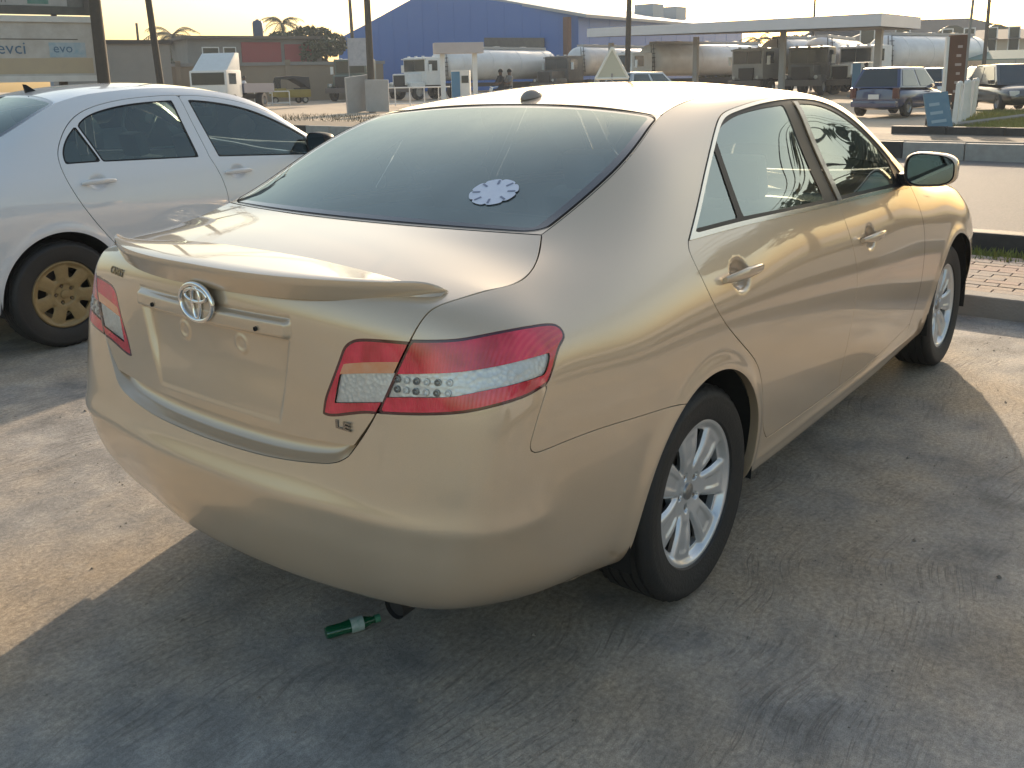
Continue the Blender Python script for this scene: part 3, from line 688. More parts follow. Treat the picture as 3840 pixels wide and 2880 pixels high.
def build_gold():
    car = thing('sedan_car', 'gold sedan with trunk spoiler, parked close to the viewer, rear towards us', 'car')
    AX = [(-.02, .335), (2.776, .335)]
    def disp(P, N):
        P = flare(-.02, .335, 2.776)(P, N)
        for cx, cz in ((.205, .938), (1.385, .882)):                    # cups behind the door handles
            d = np.hypot((P[..., 0]-cx)/.062, (P[..., 2]-cz)/.047)
            P = P-N*(.022*sstep(d, 1.05, .55)*(P[..., 1] > .6))[..., None]
        P = P-N*(.007*(1-sstep(P[..., 2], .286, .294))*(P[..., 0] < -.55))[..., None]
        rx = 1-sstep(P[..., 0], -.86, -.66)                                # ridge round the rear bumper and its corner edges
        P = P+N*(.009*np.exp(-np.abs((P[..., 2]-.560)/.034)**1.6)*rx)[..., None]
        ang = np.degrees(np.arctan2(N[..., 1], -N[..., 0]))
        P = P+N*(.006*np.exp(-((ang-44)/16)**2)*sstep(P[..., 2], .36, .56)*(1-sstep(P[..., 2], .56, .86))*(P[..., 0] < -.66))[..., None]
        P = P+N*(.004*np.exp(-((P[..., 2]-.292)/.012)**2)*sstep(P[..., 1], .7, .8)*sstep(P[..., 0], .3, .5)*(1-sstep(P[..., 0], 2.2, 2.4)))[..., None]
        return P
    S = Ring(GOLD_NET, .0095, .0095, disp); ms = S.soup; g = .0022
    top = S.P[:, -1]; utop = S.u; vmax = S.v[-1]+1; u0 = S.u[0]-1
    def top_at(x): 
        k = np.where(top[:, 1] > .4)[0]; o = np.argsort(top[k, 0]); return np.stack([np.interp(x, top[k, 0][o], top[k, c][o]) for c in range(3)], -1)
    def u_at(x):
        k = np.where(top[:, 1] > .4)[0]; return np.interp(x, top[k, 0], utop[k])
    ms = cut_arches(ms, AX, ARCH_R)
    # --- opening for the trunk lid
    open_pts = [(-1.039, 0, .635), (-1.035, .12, .636), (-1.03, .22, .639), (-1.022, .32, .646), (-1.012, .41, .657), (-1.003, .465, .670), (-.996, .497, .69)]
    open2 = [(-.996, .497, .69), (-.985, .525, .727), (-.975, .555, .772), (-.970, .575, .807)]
    seg1 = curve(open_pts, .01); seg2 = curve(open2, .01)
    gapc = curve(LID_E[1:], .008)
    cu = np.concatenate([seg1[:-1], seg2[:-1], gapc]); uv, xyz, _ = S.locate(cu)
    lidE = S.locate(LID_E)[1]; lidE[0] = LID_E[0]
    opn = Region(np.concatenate([uv, [(uv[-1, 0], vmax), (u0, vmax), (u0, uv[0, 1])]]), xyz, False)
    ms = split(ms, opn.phi(ms)-g)[1]
    # --- tail lamp, outer half
    lamp = S.region([[(-.938, .652, .973), (-.893, .734, .977), (-.852, .773, .983), (-.797, .802, .986), (-.727, .822, .984), (-.672, .834, .978), (-.653, .843, .966), (-.652, .853, .945), (-.679, .859, .928), (-.715, .865, .889), (-.740, .865, .860)],
                     [(-.740, .865, .860), (-.791, .853, .847), (-.837, .83, .838), (-.881, .792, .827), (-.909, .756, .82), (-.949, .669, .81), (-.972, .573, .799)],
                     [(-.972, .573, .799), (-.957, .618, .896), (-.938, .652, .973)]])
    a, ms = split(ms, lamp.phi(ms)); a = split(a, lamp.phi(a)+.0015)[0]
    core, edge = split(a, lamp.phi(a)+.007)
    wh = S.region([[(-.957, .62, .895), (-.935, .691, .903), (-.905, .748, .908), (-.846, .81, .917), (-.781, .842, .922), (-.715, .856, .923)], [(-.715, .856, .923), (-.728, .861, .901), (-.746, .861, .881)],
                   [(-.746, .861, .881), (-.831, .83, .874), (-.884, .784, .865), (-.913, .744, .856), (-.945, .674, .85), (-.965, .593, .839)], [(-.965, .593, .839), (-.957, .62, .895)]])
    clear, red = split(core, wh.phi(core))
    led_p = [[], []]; led_n = [[], []]
    for r, zz in enumerate((.884, .862)):
        y = np.linspace(.625, .74, 6); uvl, pl, nl = S.locate([(NAN, yy, zz+.02*(yy-.62)) for yy in y], lambda P, U: (P[:, 0] < -.8) & (P[:, 2] > .7)); led_p[r] = pl; led_n[r] = nl
    # --- rear bumper
    seam = np.array([(-.743, .865, .857), (-.775, .861, .802), (-.797, .855, .752), (-.802, .854, .732), (-.795, .857, .720), (-.78, .863, .717), (-.712, .879, .717), (-.574, .896, .709), (-.409, .906, .692), (-.236, .909, .67), (-.05, .908, .64)])
    sc = np.concatenate([curve(seam[:3], .01)[:-1], curve(seam[2:7], .006)[:-1], curve(seam[6:], .01)]); uvs, xs, _ = S.locate(sc)
    uvh = S.locate([(-.85, .815, .89), (-.945, .66, .87), (-.975, .53, .87), (-1.01, 0, .87)])[0]
    bump = Region(np.concatenate([uvs, [(uvs[-1, 0], -1), (u0, -1), (u0, uvh[-1, 1])], uvh[::-1]]), xs, False)
    pb = bump.phi(ms); bmp, ms2 = split(ms, pb+g*.7); ms = split(ms, pb-g*.7)[1]
    soup_obj('rear_bumper', flanged(bmp, .02).both(), M_GOLD, car)
    # shelf between the bumper's upper edge and the lid
    lower = resamp(np.concatenate([seg1[:-1], seg2]), 60)
    lower = S.locate(lower)[1]
    lidb = resamp(np.concatenate([curve([(-.985, 0, .690), (-.982, .2, .692), (-.974, .36, .70), (-.966, .44, .707), (-.957, .49, .72)], .01)[:-1], curve([(-.957, .49, .72), (-.95, .525, .752), (-.948, .56, .807)], .01)]), 60)
    dl = lidb-lower; q3 = lambda h, v: lower+dl*np.array((h, h, v))
    rows = [lower, q3(.25, .06), q3(.70, .14), q3(.92, .30), q3(1., .62), lidb]
    V = np.concatenate(rows); n = 60; F = [(j*n+i, (j+1)*n+i, (j+1)*n+i+1, j*n+i+1) for j in range(5) for i in range(n-1)]
    V2 = np.concatenate([V, flipy(V)]); F2 = F+[tuple(len(V)+i for i in f[::-1]) for f in F]
    mesh_obj('bumper_shelf', V2, F2, M_GOLD, car, True)
    # --- doors
    D = S.region([side([(-.007, 1.065), (.115, 1.138), (.237, 1.214), (.37, 1.296), (.472, 1.353), (.556, 1.386), (.667, 1.404), (.829, 1.42), (.983, 1.428), (1.16, 1.43), (1.352, 1.422), (1.52, 1.399), (1.66, 1.345), (1.77, 1.275), (1.90, 1.18), (2.05, 1.055)]),
                  side([(2.05, 1.055), (2.06, 1.005)]), side([(2.06, 1.005), (1.6, 1.025), (1.11, 1.038), (.70, 1.053), (.339, 1.062), (-.007, 1.065)])], SIDE)
    rd = S.region([side([(-.007, 1.065), (-.024, 1.045), (-.026, 1.0), (.006, .901), (.101, .795), (.229, .699), (.309, .623), (.358, .52), (.385, .44), (.42, .385), (.46, .345)]),
                   side([(.46, .345), (.80, .333), (1.157, .328)]), side([(1.157, .328), (1.142, .419), (1.16, .545), (1.196, .684), (1.189, .827), (1.146, .954), (1.122, 1.040)]), side([(1.122, 1.040), (1.135, 1.23), (1.15, 1.43)]),
                   side([(1.15, 1.43), (.983, 1.428), (.829, 1.42), (.667, 1.404), (.556, 1.386), (.472, 1.353), (.37, 1.296), (.237, 1.214), (.115, 1.138), (-.007, 1.065)])], SIDE)
    fd = S.region([side([(1.157, .328), (1.142, .419), (1.16, .545), (1.196, .684), (1.189, .827), (1.146, .954), (1.122, 1.040)]), side([(1.122, 1.040), (1.135, 1.23), (1.15, 1.43)]),
                   side([(1.15, 1.43), (1.352, 1.422), (1.52, 1.399), (1.66, 1.345), (1.77, 1.275), (1.90, 1.18), (2.05, 1.055)]), side([(2.05, 1.055), (2.10, 1.0), (2.16, .85), (2.175, .65), (2.16, .48), (2.12, .36)]), side([(2.12, .36), (1.6, .332), (1.157, .328)])], SIDE)
    gl = {'rear_door': [S.region([side([(.362, 1.088), (.43, 1.315)]), side([(.43, 1.315), (.50, 1.348), (.56, 1.364), (.658, 1.382), (.855, 1.398), (1.045, 1.404)]), side([(1.045, 1.404), (1.015, 1.068)]), side([(1.015, 1.068), (.362, 1.088)])], SIDE),
                        S.region([side([(.035, 1.090), (.16, 1.158), (.39, 1.288)]), side([(.39, 1.288), (.325, 1.088)]), side([(.325, 1.088), (.035, 1.090)])], SIDE)],
          'front_door': [S.region([side([(1.205, 1.403), (1.36, 1.395), (1.51, 1.367), (1.65, 1.308), (1.77, 1.235), (1.885, 1.14)]), side([(1.885, 1.14), (1.90, 1.045)]), side([(1.90, 1.045), (1.175, 1.064)]), side([(1.175, 1.064), (1.205, 1.403)])], SIDE)]}
    doors = {}
    for nm, rg in (('rear_door', rd), ('front_door', fd)):
        ph = rg.phi(ms); skin, rest = split(ms, ph+g); ms = split(ms, ph-g)[1]
        win, skin = split(skin, D.phi(skin)); soups = {'skin': skin}
        inner, frame = split(win, D.phi(win)+.015)
        gls = []
        for q in gl[nm]:
            gg, inner = split(inner, q.phi(inner)); gls.append(gg)
        for mir in (False, True):
            f = (lambda s: s.mirrored()) if mir else (lambda s: s)
            d = soup_obj(nm, f(flanged(skin, .02)), M_GOLD, car); doors[(nm, mir)] = d
            soup_obj('window_chrome', f(flanged(frame.offset(.003), .006)), M_SATIN, d)
            soup_obj('window_seal', f(inner.offset(-.002)), M_TRIM, d)
            for q in gls: soup_obj('window_glass', f(q.offset(-.005)), M_SIDEGL, d)
    # pillar cover on the front door's rear edge
    for mir in (False, True):
        q = S.locate([(x, NAN, z) for z in np.linspace(1.05, 1.41, 12) for x in (1.130+.02*(z-1.04)/.39*1.0, 1.130+.02*(z-1.04)/.39+.042)], SIDE)
        A = q[1][0::2]+q[2][0::2]*.004; B = q[1][1::2]+q[2][1::2]*.004
        if mir: A, B = flipy(A), flipy(B)
        strip('pillar_cover', A, B, M_SATIN2, doors[('front_door', mir)])
    # --- front end: fender, lamps, bumper
    fen = np.array([(2.05, 1.055), (2.10, 1.0), (2.16, .85), (2.175, .65), (2.16, .48), (2.12, .36)])
    uvf, xf, _ = S.locate([(x, NAN, z) for x, z in curve(fen, .01)], SIDE)
    uve = S.locate([(3.10, NAN, .35), (3.12, NAN, .5), (3.17, NAN, .66), (3.22, NAN, .78)], SIDE)
    fr = Region(np.concatenate([[(u_at(2.0), vmax)], [(u_at(2.0), uvf[0, 1])], uvf, [(uvf[-1, 0], -1), (uve[0][0, 0], -1)], uve[0], [(uve[0][-1, 0]+.1, vmax)]]), np.concatenate([xf]), False)
    ph = fr.phi(ms); fn, _ = split(ms, ph+g); ms = split(ms, ph-g)[1]
    for mir in (False, True): soup_obj('front_fender', (fn.mirrored() if mir else fn), M_GOLD, car)
    front, ms = split(ms, 2.6-ms.V[:, 0])
    hl = np.maximum.reduce([.64-front.V[:, 2]-.10*(3.6-front.V[:, 0]), front.V[:, 2]-.775-.12*(3.6-front.V[:, 0])*1., 3.12-front.V[:, 0], .36-front.V[:, 1]])
    hlm, front = split(front, hl)
    gr = rbox(front.V[:, 1], front.V[:, 2], 0, .60, .36, .065, .04); grl, front = split(front, np.where(front.V[:, 0] > 3.4, gr, .2))
    lo = rbox(front.V[:, 1], front.V[:, 2], 0, .36, .40, .05, .03); lol, front = split(front, np.where(front.V[:, 0] > 3.4, lo, .2))
    soup_obj('front_bumper', front.both(), M_GOLD, car); soup_obj('grille', grl.offset(-.02).both(), M_DARK, car); soup_obj('lower_intake', lol.offset(-.02).both(), M_DARK, car)
    for mir in (False, True):
        h = hlm.mirrored() if mir else hlm; o = soup_obj('headlamp', h, M_CLEAR, car); soup_obj('headlamp_reflector', h.offset(-.03), M_REFL, o)
    # --- what is left is the body side with pillars, quarter panel and sill
    soup_obj('body_side', flanged(ms, .03).both(), M_GOLD, car)
    inn = S.soup; inn = cut_arches(inn, AX, ARCH_R+.004); inn = split(inn, opn.phi(inn)-.03)[1]; inn = split(inn, inn.V[:, 2]-1.035+.03*inn.V[:, 0]*.5)[0]
    inn = split(inn, -(inn.V[:, 0]-3.2))[1] if False else inn
    lining, inn = split(inn, np.maximum.reduce([.45-inn.V[:, 2], .05-inn.V[:, 0], inn.V[:, 0]-2.2]))
    soup_obj('inner_shell', inn.offset(-.028).both(), M_VOID, car); soup_obj('door_lining', lining.offset(-.028).both(), M_CABIN, car)
    for cx, cz in AX: liner(car, cx, cz, ARCH_R+.012, .875, .56)
    # --- trunk lid
    P, U, N = tent(LID_M, lidE, 2.6, 230, 130, wmax=.9965)
    y, z = P[..., 1], P[..., 2]; on = (P[..., 0] < -.95) & (z < 1.03)
    hw = .258+.235*(z-.715); rec = np.maximum(np.abs(y)-hw, np.maximum(.716-z, z-.932))
    d = -.015*sstep(rec, .007, -.010)*on*sstep(z, .700, .86)-.0025*sstep(rec, .007, -.010)*on
    bar = rbox(y, z, 0, .955, .318, .023, .012); d = d+.013*sstep(bar, .004, -.010)*on+.006*sstep(z, .94, .925)*(bar < .0)*on*0
    d = d-.004*np.exp(-((z-.982)/.004)**2)*(np.abs(y) < .318)*on
    for yy, zz, rr in ((-.122, .890, .020),): d = d+.0035*np.exp(-((np.hypot(y-abs(yy), z-zz)-rr)/.005)**2)*on
    P = P+N*d[..., None]; N = grid_normals(P); N[:, 0, 1] = 0; N = unit(N)
    lid = grid_soup(P, U, N=N)
    il = outline([[(.408, .769), (.418, .808), (.438, .85), (.468, .914), (.480, .938), (.500, .954), (.53, .962), (.60, .9665), (.70, .970)], [(.70, .970), (.60, .79)], [(.60, .79), (.571, .797), (.497, .783), (.43, .767), (.408, .769)]], .006)
    def reg2(pl): return lambda s, m=None: poly_phi(s.V[:, 1], s.V[:, 2], pl, s.V[:, 0] < -.92)
    ph = reg2(il)(lid); inl, lid = split(lid, ph); core2, edge2 = split(inl, reg2(il)(inl)+.007)
    iw = outline([[(.447, .802), (.466, .873)], [(.466, .873), (.53, .884), (.64, .90)], [(.64, .90), (.60, .83)], [(.60, .83), (.52, .815), (.447, .802)]], .006)
    clear2, red2 = split(core2, reg2(iw)(core2))
    ia = outline([[(.466, .873), (.53, .884), (.64, .90)], [(.64, .90), (.65, .925)], [(.65, .925), (.54, .910), (.478, .898)], [(.478, .898), (.466, .873)]], .006)
    amb, red2 = split(red2, reg2(ia)(red2))
    tail_lamps(car, [('outer', red, clear, edge), ('inner', red2, clear2, edge2)], (led_p, led_n), None, None, amb)
    lo = soup_obj('trunk_lid', flanged(lid, .02).both(), M_GOLD, car)
    # keyholes / screw hole in the plate bar
    for yy in (-.221, .221):
        MB().lathe([(0, 0), (.006, 0), (.006, .004), (.004, .004)], 10, Matrix.Translation((-1.0175, yy, .95)) @ Matrix.Rotation(-pi/2, 4, 'Y')).build('screw_hole', M_DARK, lo)
    # emblem: three ovals in a ring
    R = Matrix(((0, 0, -1), (-1, 0, 0), (0, 1, 0))).to_4x4()      # local x -> -y, y -> up, z -> back (-x)
    Mt = Matrix.Translation((-1.028, 0, .987)) @ R
    def ov(pts, r, name):
        b = MB(); b.tube([Mt @ Vector(p) for p in pts], r, 10, False); b.build(name, M_CHROME, em, smooth=True)
    em = bpy.data.objects.new('emblem', None); COL.objects.link(em); em.parent = lo; em.empty_display_size = .05
    ov(ell(.068, .047), .0065, 'emblem_ring'); ov(ell(.046, .0165, 40, 0, .018), .0048, 'emblem_oval'); ov(ell(.0165, .041, 40, 0, .0), .0048, 'emblem_oval')
    b = MB(); b.add([Mt @ Vector((px, py, -.004)) for px, py, _ in ell(.066, .045)[:-1]], [tuple(range(40))]); b.build('emblem_back', M_GOLD, em)
    txt('badge_letters', 'LE', .027, M_BADGE, lo, (-.9865, -.473, .753), Matrix(((0, .03, -1), (-1, 0, 0), (0, 1, 0))).to_euler(), .002, .0008).scale = (1.9, 1, 1)
    rf = (P[..., 0] < -.9) & (P[..., 2] > .9); kk = np.where(rf.ravel(), (P[..., 1].ravel()-.478)**2+(P[..., 2].ravel()-1.000)**2, 9).argmin(); c = P.reshape(-1, 3)[kk]; nn = Vector(N.reshape(-1, 3)[kk])
    xa = Vector((0, 0, 1)).cross(nn).normalized(); ya = nn.cross(xa)
    txt('badge_letters', 'CAMRY', .030, M_BADGE, lo, Vector(c)+nn*.001, Matrix((xa, ya, nn)).transposed().to_euler(), .0015, .0004)
    # --- spoiler
    dk = lid.V[(lid.V[:, 0] > -1.0) & (lid.V[:, 2] > 1.03)]
    def deck(x, yy):
        dd = (dk[:, 0]-x)**2+(dk[:, 1]-abs(yy))**2; k = np.argsort(dd)[:14]; A = np.stack([dk[k, 0]-x, dk[k, 1]-abs(yy), np.ones(14)], 1); return np.linalg.lstsq(A, dk[k, 2], rcond=None)[0][2]
    rings = []; ys = np.concatenate([-np.linspace(.660, .60, 16), np.linspace(-.59, .59, 61), np.linspace(.60, .660, 16)])
    for yy in ys:
        t = min(1, abs(yy)/.660); k = 1.
        xt = -1.034+.178*t**2.5; zt = 1.091-.004*t
        xf = -.845+.010*t**4; zf = deck(xf, yy)+.0005
        zr = 1.026+.034*t**3; xr = -1.016+.164*t**2.6
        pts = []
        for q in (0, .12, .28, .45, .62, .8, .93): pts.append((xf+(xt-xf)*q, yy, zf+(zt-zf)*q**1.2+.003*sin(pi*q)*k))
        pts += [(xt-.003*k, yy, zt-.004*k), (xt-.004*k, yy, zt-.017*k), (xt-.001*k, yy, zt-.024*k)]
        for q in (.3, .65, 1): pts.append((xt+(xr-xt)*q*k, yy, (zt-.028*k)+(zr-(zt-.028*k))*q**.9*k))
        pts.append((xf-.05*k, yy, zf-.004-.03*k))
        if t > .93:
            s = max(.02, 1-((t-.93)/.07)**2)**.5; cx, cz = xt+.05, deck(xt+.05, yy); pts = [(cx+(p[0]-cx)*(.45+.55*s), yy, cz+(p[2]-cz)*(.05+.95*s)) for p in pts]
        rings.append(pts)
    b = MB(); b.loft(rings); b.build('spoiler', M_GOLD, car, smooth=True)
    # --- rear window
    xs = np.linspace(-.454, .225, 9); E = top_at(xs); E[:, 1] -= .0; M = np.array([(x, 0, z) for x, z in zip(np.linspace(-.551, .272, 9), 1.136+(1.43-1.136)*np.linspace(0, 1, 9)+.022*np.sin(pi*np.linspace(0, 1, 9)))])
    P, U, N = tent(M, E, 2.3, 150, 90, wmax=.9955); L = U[:, 0, 0].max()
    gs = grid_soup(P, U, N=N); ph = rbox(gs.U[:, 0], gs.U[:, 1]*.61, L/2+.002, 0, L/2-.006, .604, .055)
    ins, sur = split(gs, ph); soup_obj('window_surround', sur.both(), M_GOLD, car)
    def wphi(s): return rbox(s.U[:, 0], s.U[:, 1]*.61, L/2+.002, 0, L/2-.006, .604, .055)
    gl_, frit = split(ins, wphi(ins)+.030)
    rw = soup_obj('rear_window', gl_.offset(-.001).both(), M_REARGL, car); soup_obj('window_border', frit.offset(-.001).both(), M_FRIT, rw)
    rub = ins; rb_in, rb = split(rub, wphi(rub)+.006); soup_obj('window_rubber', rb.offset(.0015).both(), M_RUB, rw)
    # round sticker on the glass
    si = np.unravel_index(((P[..., 0]+.335)**2+(P[..., 1]-.395)**2).argmin(), P.shape[:2]); c = P[si]*[1, -1, 1]; nn = Vector(N[si]*[1, -1, 1])
    MS = Matrix.Translation(Vector(c)+nn*.002) @ nn.to_track_quat('Z', 'X').to_matrix().to_4x4()
    b = MB(); ring = []
    for k in range(64):
        a = 2*pi*k/64; r = .070*(1-.10*(abs(cos(4*a))**24))
        ring.append(MS @ Vector((r*cos(a), r*sin(a), 0)))
    b.add(ring, [tuple(range(64))]); stk = b.build('sticker', mat('sticker_white', (.74, .74, .80), .6, var=(60, .5, (.58, .57, .68))), rw)
    for k in range(8):
        a = 2*pi*(k+.5)/8; b = MB(); b.box(.040, .062, -.003, .003, 0, .001, MS @ Matrix.Translation((0, 0, .0006)) @ Matrix.Rotation(a, 4, 'Z') @ Matrix.Translation((0, 0, 0)) @ Matrix.Rotation(.5, 4, 'Z')); b.build('sticker_mark', mat('sticker_ink', (.22, .24, .33), .6), stk)
    # --- roof
    xs = np.linspace(.225, 1.43, 9); E = top_at(xs); M = np.array([(.272, 0, 1.432), (.43, 0, 1.460), (.60, 0, 1.480), (.76, 0, 1.493), (.92, 0, 1.498), (1.08, 0, 1.496), (1.22, 0, 1.487), (1.35, 0, 1.470), (1.46, 0, 1.447)])
    P, U, N = tent(M, E, 2.6, 100, 60, wmax=.988); rs = grid_soup(P, U, N=N); soup_obj('roof', flanged(rs, .012).both(), M_GOLD, car)
    xs = np.linspace(.24, 1.43, 60); E = top_at(xs)
    for sg in (1, -1): sweep('roof_moulding', E*[1, sg, 1]+np.array((0, -sg*.003, -.003)), np.tile((0, sg*.35, .94), (60, 1)), [(-.007, -.006), (.007, -.006), (.006, .001), (-.006, .001)], M_DARK, car)
    b = MB(); rings = []
    for t in np.linspace(0, 1, 9):
        s = sin(pi*(.04+.92*t))**.6; rings.append([(.315+.11*t, .030*s*cos(a), 1.443+.055*(.11*t)/.11*.3+.033*s*max(0, sin(a))*(1-.35*t)) for a in np.linspace(0, 2*pi, 17)[:-1]])
    b.loft(rings); b.build('roof_antenna', mat('antenna_plastic', (.30, .25, .21), .35), car, smooth=True)
    # --- windscreen and hood
    xs = np.linspace(1.43, 2.17, 7); E = top_at(xs); t = np.linspace(0, 1, 7); M = np.stack([1.463+t*(2.38-1.463), 0*t, 1.441+(1.035-1.441)*t+.03*np.sin(pi*t)], -1)
    P, U, N = tent(M, E, 2.3, 60, 40, wmax=.995); soup_obj('windscreen', grid_soup(P, U, N=N).both(), M_WINDSH, car)
    xs = np.linspace(2.18, 3.40, 9); E = top_at(xs); E[-1] = (3.50, .33, .79); t = np.linspace(0, 1, 9); M = np.stack([2.39+t*(3.545-2.39), 0*t, 1.03-.20*t**1.35-.055*t**6], -1)
    P, U, N = tent(M, E, 2.5, 90, 50, wmax=.994); soup_obj('hood', grid_soup(P, U, N=N).both(), M_GOLD, car)
    # --- handles, mirrors, wheels, cabin, exhaust
    for x0, x1, z, nm in ((.085, .325, .941, 'rear_door'), (1.262, 1.502, .885, 'front_door')):
        for mir in (False, True): door_handle_one(doors[(nm, mir)], S, x0, x1, z, -1 if mir else 1, M_GOLD)
    for sg in (1, -1): mirror_unit(car, M_GOLD, 1.96, .855, 1.10, sg)
    place_wheels(car, 'alloy', [(0, -.772, .3195, .35, 0), (0, .772, .3195, .9, 0), (2.776, -.765, .3195, 1.3, 0), (2.776, .765, .3195, .1, 0)])
    interior(car, M_SEAT)
    b = MB(); b.tube([(-.55, -.49, .275), (-.72, -.49, .262), (-.875, -.49, .248)], .032, 16, False); b.tube([(-.72, -.49, .262), (-.865, -.49, .249)], .028, 16, True); b.build('exhaust_pipe', M_DARK, car, smooth=True)
    b = MB(); b.box(-.78, -.45, -.55, .45, .24, .42); b.build('muffler', M_VOID, car, smooth=True, bevel=.06)
    return car
M_BADGE = mat('dark_chrome', (.30, .29, .27), .15, metal=1.)
def poly_phi(px, py, poly, ok):
    """signed distance to a closed polygon in a projection, limited to points where ok"""
    out = np.full(len(px), .2); k = np.where(ok)[0]
    if not len(k): return out
    q = np.stack([px[k], py[k]], -1); a = poly; b = np.roll(poly, -1, 0); c = np.zeros(len(k), bool); d2 = np.full(len(k), 1e9)
    for i in range(len(a)):
        e = b[i]-a[i]; L = max((e*e).sum(), 1e-14); t = np.clip(((q-a[i])@e)/L, 0, 1); d2 = np.minimum(d2, ((a[i]+t[:, None]*e-q)**2).sum(1))
        if a[i, 1] != b[i, 1]:
            m = (a[i, 1] > q[:, 1]) != (b[i, 1] > q[:, 1]); c ^= m & (q[:, 0] < (b[i, 0]-a[i, 0])*(q[:, 1]-a[i, 1])/(b[i, 1]-a[i, 1])+a[i, 0])
    s = np.sqrt(d2); s[c] *= -1; out[k] = s; return out
M_SATIN2 = mat('pillar_grey', (.16, .155, .14), .35, coat=.5)
M_WHITE = paint('white_paint', (.70, .71, .73), metal=0., rough=.4, dust=.06, dustcol=(.5, .44, .36))
gold = build_gold()

# ------------------------------------------------------------------ the white sedan
M_CABIN3 = mat('pale_door_trim', (.34, .36, .33), .8)
def white_net():
    n = [[(x*.936, y*.962, z) for x, y, z in col] for col in GOLD_NET]
    up = {5: [(.80,.985),(.765,1.03),(.73,1.058),(.69,1.078),(.64,1.095)], 6: [(.825,.99),(.788,1.045),(.742,1.083),(.69,1.112),(.635,1.138)], 7: [(.832,1.01),(.797,1.09),(.752,1.17),(.702,1.242),(.645,1.295)],
          8: [(.826,1.03),(.783,1.14),(.728,1.255),(.672,1.36),(.605,1.44)], 9: [(.818,1.052),(.768,1.17),(.71,1.305),(.65,1.43),(.58,1.498)], 10: [(.818,1.048),(.763,1.18),(.702,1.325),(.642,1.455),(.575,1.513)],
          11: [(.82,1.038),(.77,1.165),(.712,1.30),(.652,1.425),(.592,1.483)], 12: [(.828,1.018),(.79,1.12),(.746,1.22),(.70,1.31),(.648,1.362)], 13: [(.832,.98),(.812,1.035),(.792,1.08),(.772,1.115),(.74,1.14)], 14: [(.815,.95),(.795,.985),(.775,1.01),(.752,1.03),(.72,1.045)]}
    for c, r in up.items():
        for k, (y, z) in enumerate(r): n[c][7+k] = (n[c][7+k][0], y, z)
    return n
def build_white():
    car = thing('sedan_car', 'white sedan parked beyond the gold car, with gold painted wheel covers', 'car', (.29, 4.285, 0))
    AX = [(0, .335), (2.6, .335)]
    def disp(P, N):
        P = flare(0, .335, 2.6, .008)(P, N)
        for cx, cz in ((.275, .962), (1.275, .942)):
            d = np.hypot((P[..., 0]-cx)/.060, (P[..., 2]-cz)/.042); P = P-N*(.018*sstep(d, 1.05, .55)*(P[..., 1] > .6))[..., None]
        return P
    S = Ring(white_net(), .016, .014, disp); ms = cut_arches(S.soup, AX, .362); g = .0028; top = S.P[:, -1]
    def top_at(x):
        k = np.where(top[:, 1] > .4)[0]; o = np.argsort(top[k, 0]); return np.stack([np.interp(x, top[k, 0][o], top[k, c][o]) for c in range(3)], -1)
    dlo = [(.075, 1.076), (.082, 1.142), (.13, 1.229), (.208, 1.316), (.324, 1.385), (.503, 1.432), (.721, 1.457), (.947, 1.465), (1.178, 1.455), (1.416, 1.418), (1.65, 1.345), (1.878, 1.235), (2.05, 1.125)]
    belt = [(2.05, 1.125), (2.06, 1.003), (1.6, 1.030), (1.005, 1.057), (.5, 1.070), (.075, 1.076)]
    D = S.region([side(dlo), side(belt[:2]), side(belt[1:])], SIDE)
    bg = [(1.165, .33), (1.15, .50), (1.165, .739), (1.135, .923), (1.082, 1.051)]
    rd = S.region([side([(.075, 1.076), (.083, 1.017), (.144, .853), (.278, .642), (.345, .54), (.38, .42), (.44, .345)]), side([(.44, .345), (1.165, .33)]), side(bg), side([(1.082, 1.051), (1.0, 1.463)]), side([(1.0, 1.463)]+dlo[7::-1])], SIDE)
    fd = S.region([side(bg), side([(1.082, 1.051), (1.0, 1.463)]), side([(1.0, 1.463)]+dlo[8:]), side([(2.05, 1.125), (2.08, .98), (2.10, .70), (2.07, .50), (2.03, .36)]), side([(2.03, .36), (1.165, .33)])], SIDE)
    GL = {'rear_door': [[side([(.345, 1.088), (.265, 1.30)]), side([(.265, 1.30), (.335, 1.345), (.505, 1.392), (.72, 1.417), (.93, 1.425)]), side([(.93, 1.425), (.992, 1.068)]), side([(.992, 1.068), (.345, 1.088)])],
                        [side([(.115, 1.092), (.12, 1.145), (.168, 1.222), (.236, 1.285)]), side([(.236, 1.285), (.315, 1.090)]), side([(.315, 1.090), (.115, 1.092)])]],
          'front_door': [[side([(1.068, 1.424), (1.18, 1.414), (1.40, 1.377), (1.62, 1.305), (1.84, 1.195), (1.93, 1.14)]), side([(1.93, 1.14), (1.93, 1.02)]), side([(1.93, 1.02), (1.16, 1.060)]), side([(1.16, 1.060), (1.068, 1.424)])]]}
    for nm, rg in (('rear_door', rd), ('front_door', fd)):
        ph = rg.phi(ms); skin, _ = split(ms, ph+g); ms = split(ms, ph-g)[1]
        gls = []; seals = []
        for q in GL[nm]:
            r = S.region(q, SIDE); pq = r.phi(skin); gg, skin = split(skin, pq-.010); inner, se = split(gg, r.phi(gg)); gls.append(inner); seals.append(se)
        for mir in (False, True):
            f = (lambda s: s.mirrored()) if mir else (lambda s: s)
            d = soup_obj(nm, f(flanged(skin, .02)), M_WHITE, car)
            for q in seals: soup_obj('window_seal', f(q.offset(-.001)), M_TRIM, d)
            for q in gls: soup_obj('window_glass', f(q.offset(-.006)), M_SIDEGL2, d)
            x0, z = ((.165, .962) if nm == 'rear_door' else (1.165, .942)); door_handle_one(d, S, x0, x0+.22, z, -1 if mir else 1, M_WHITE)
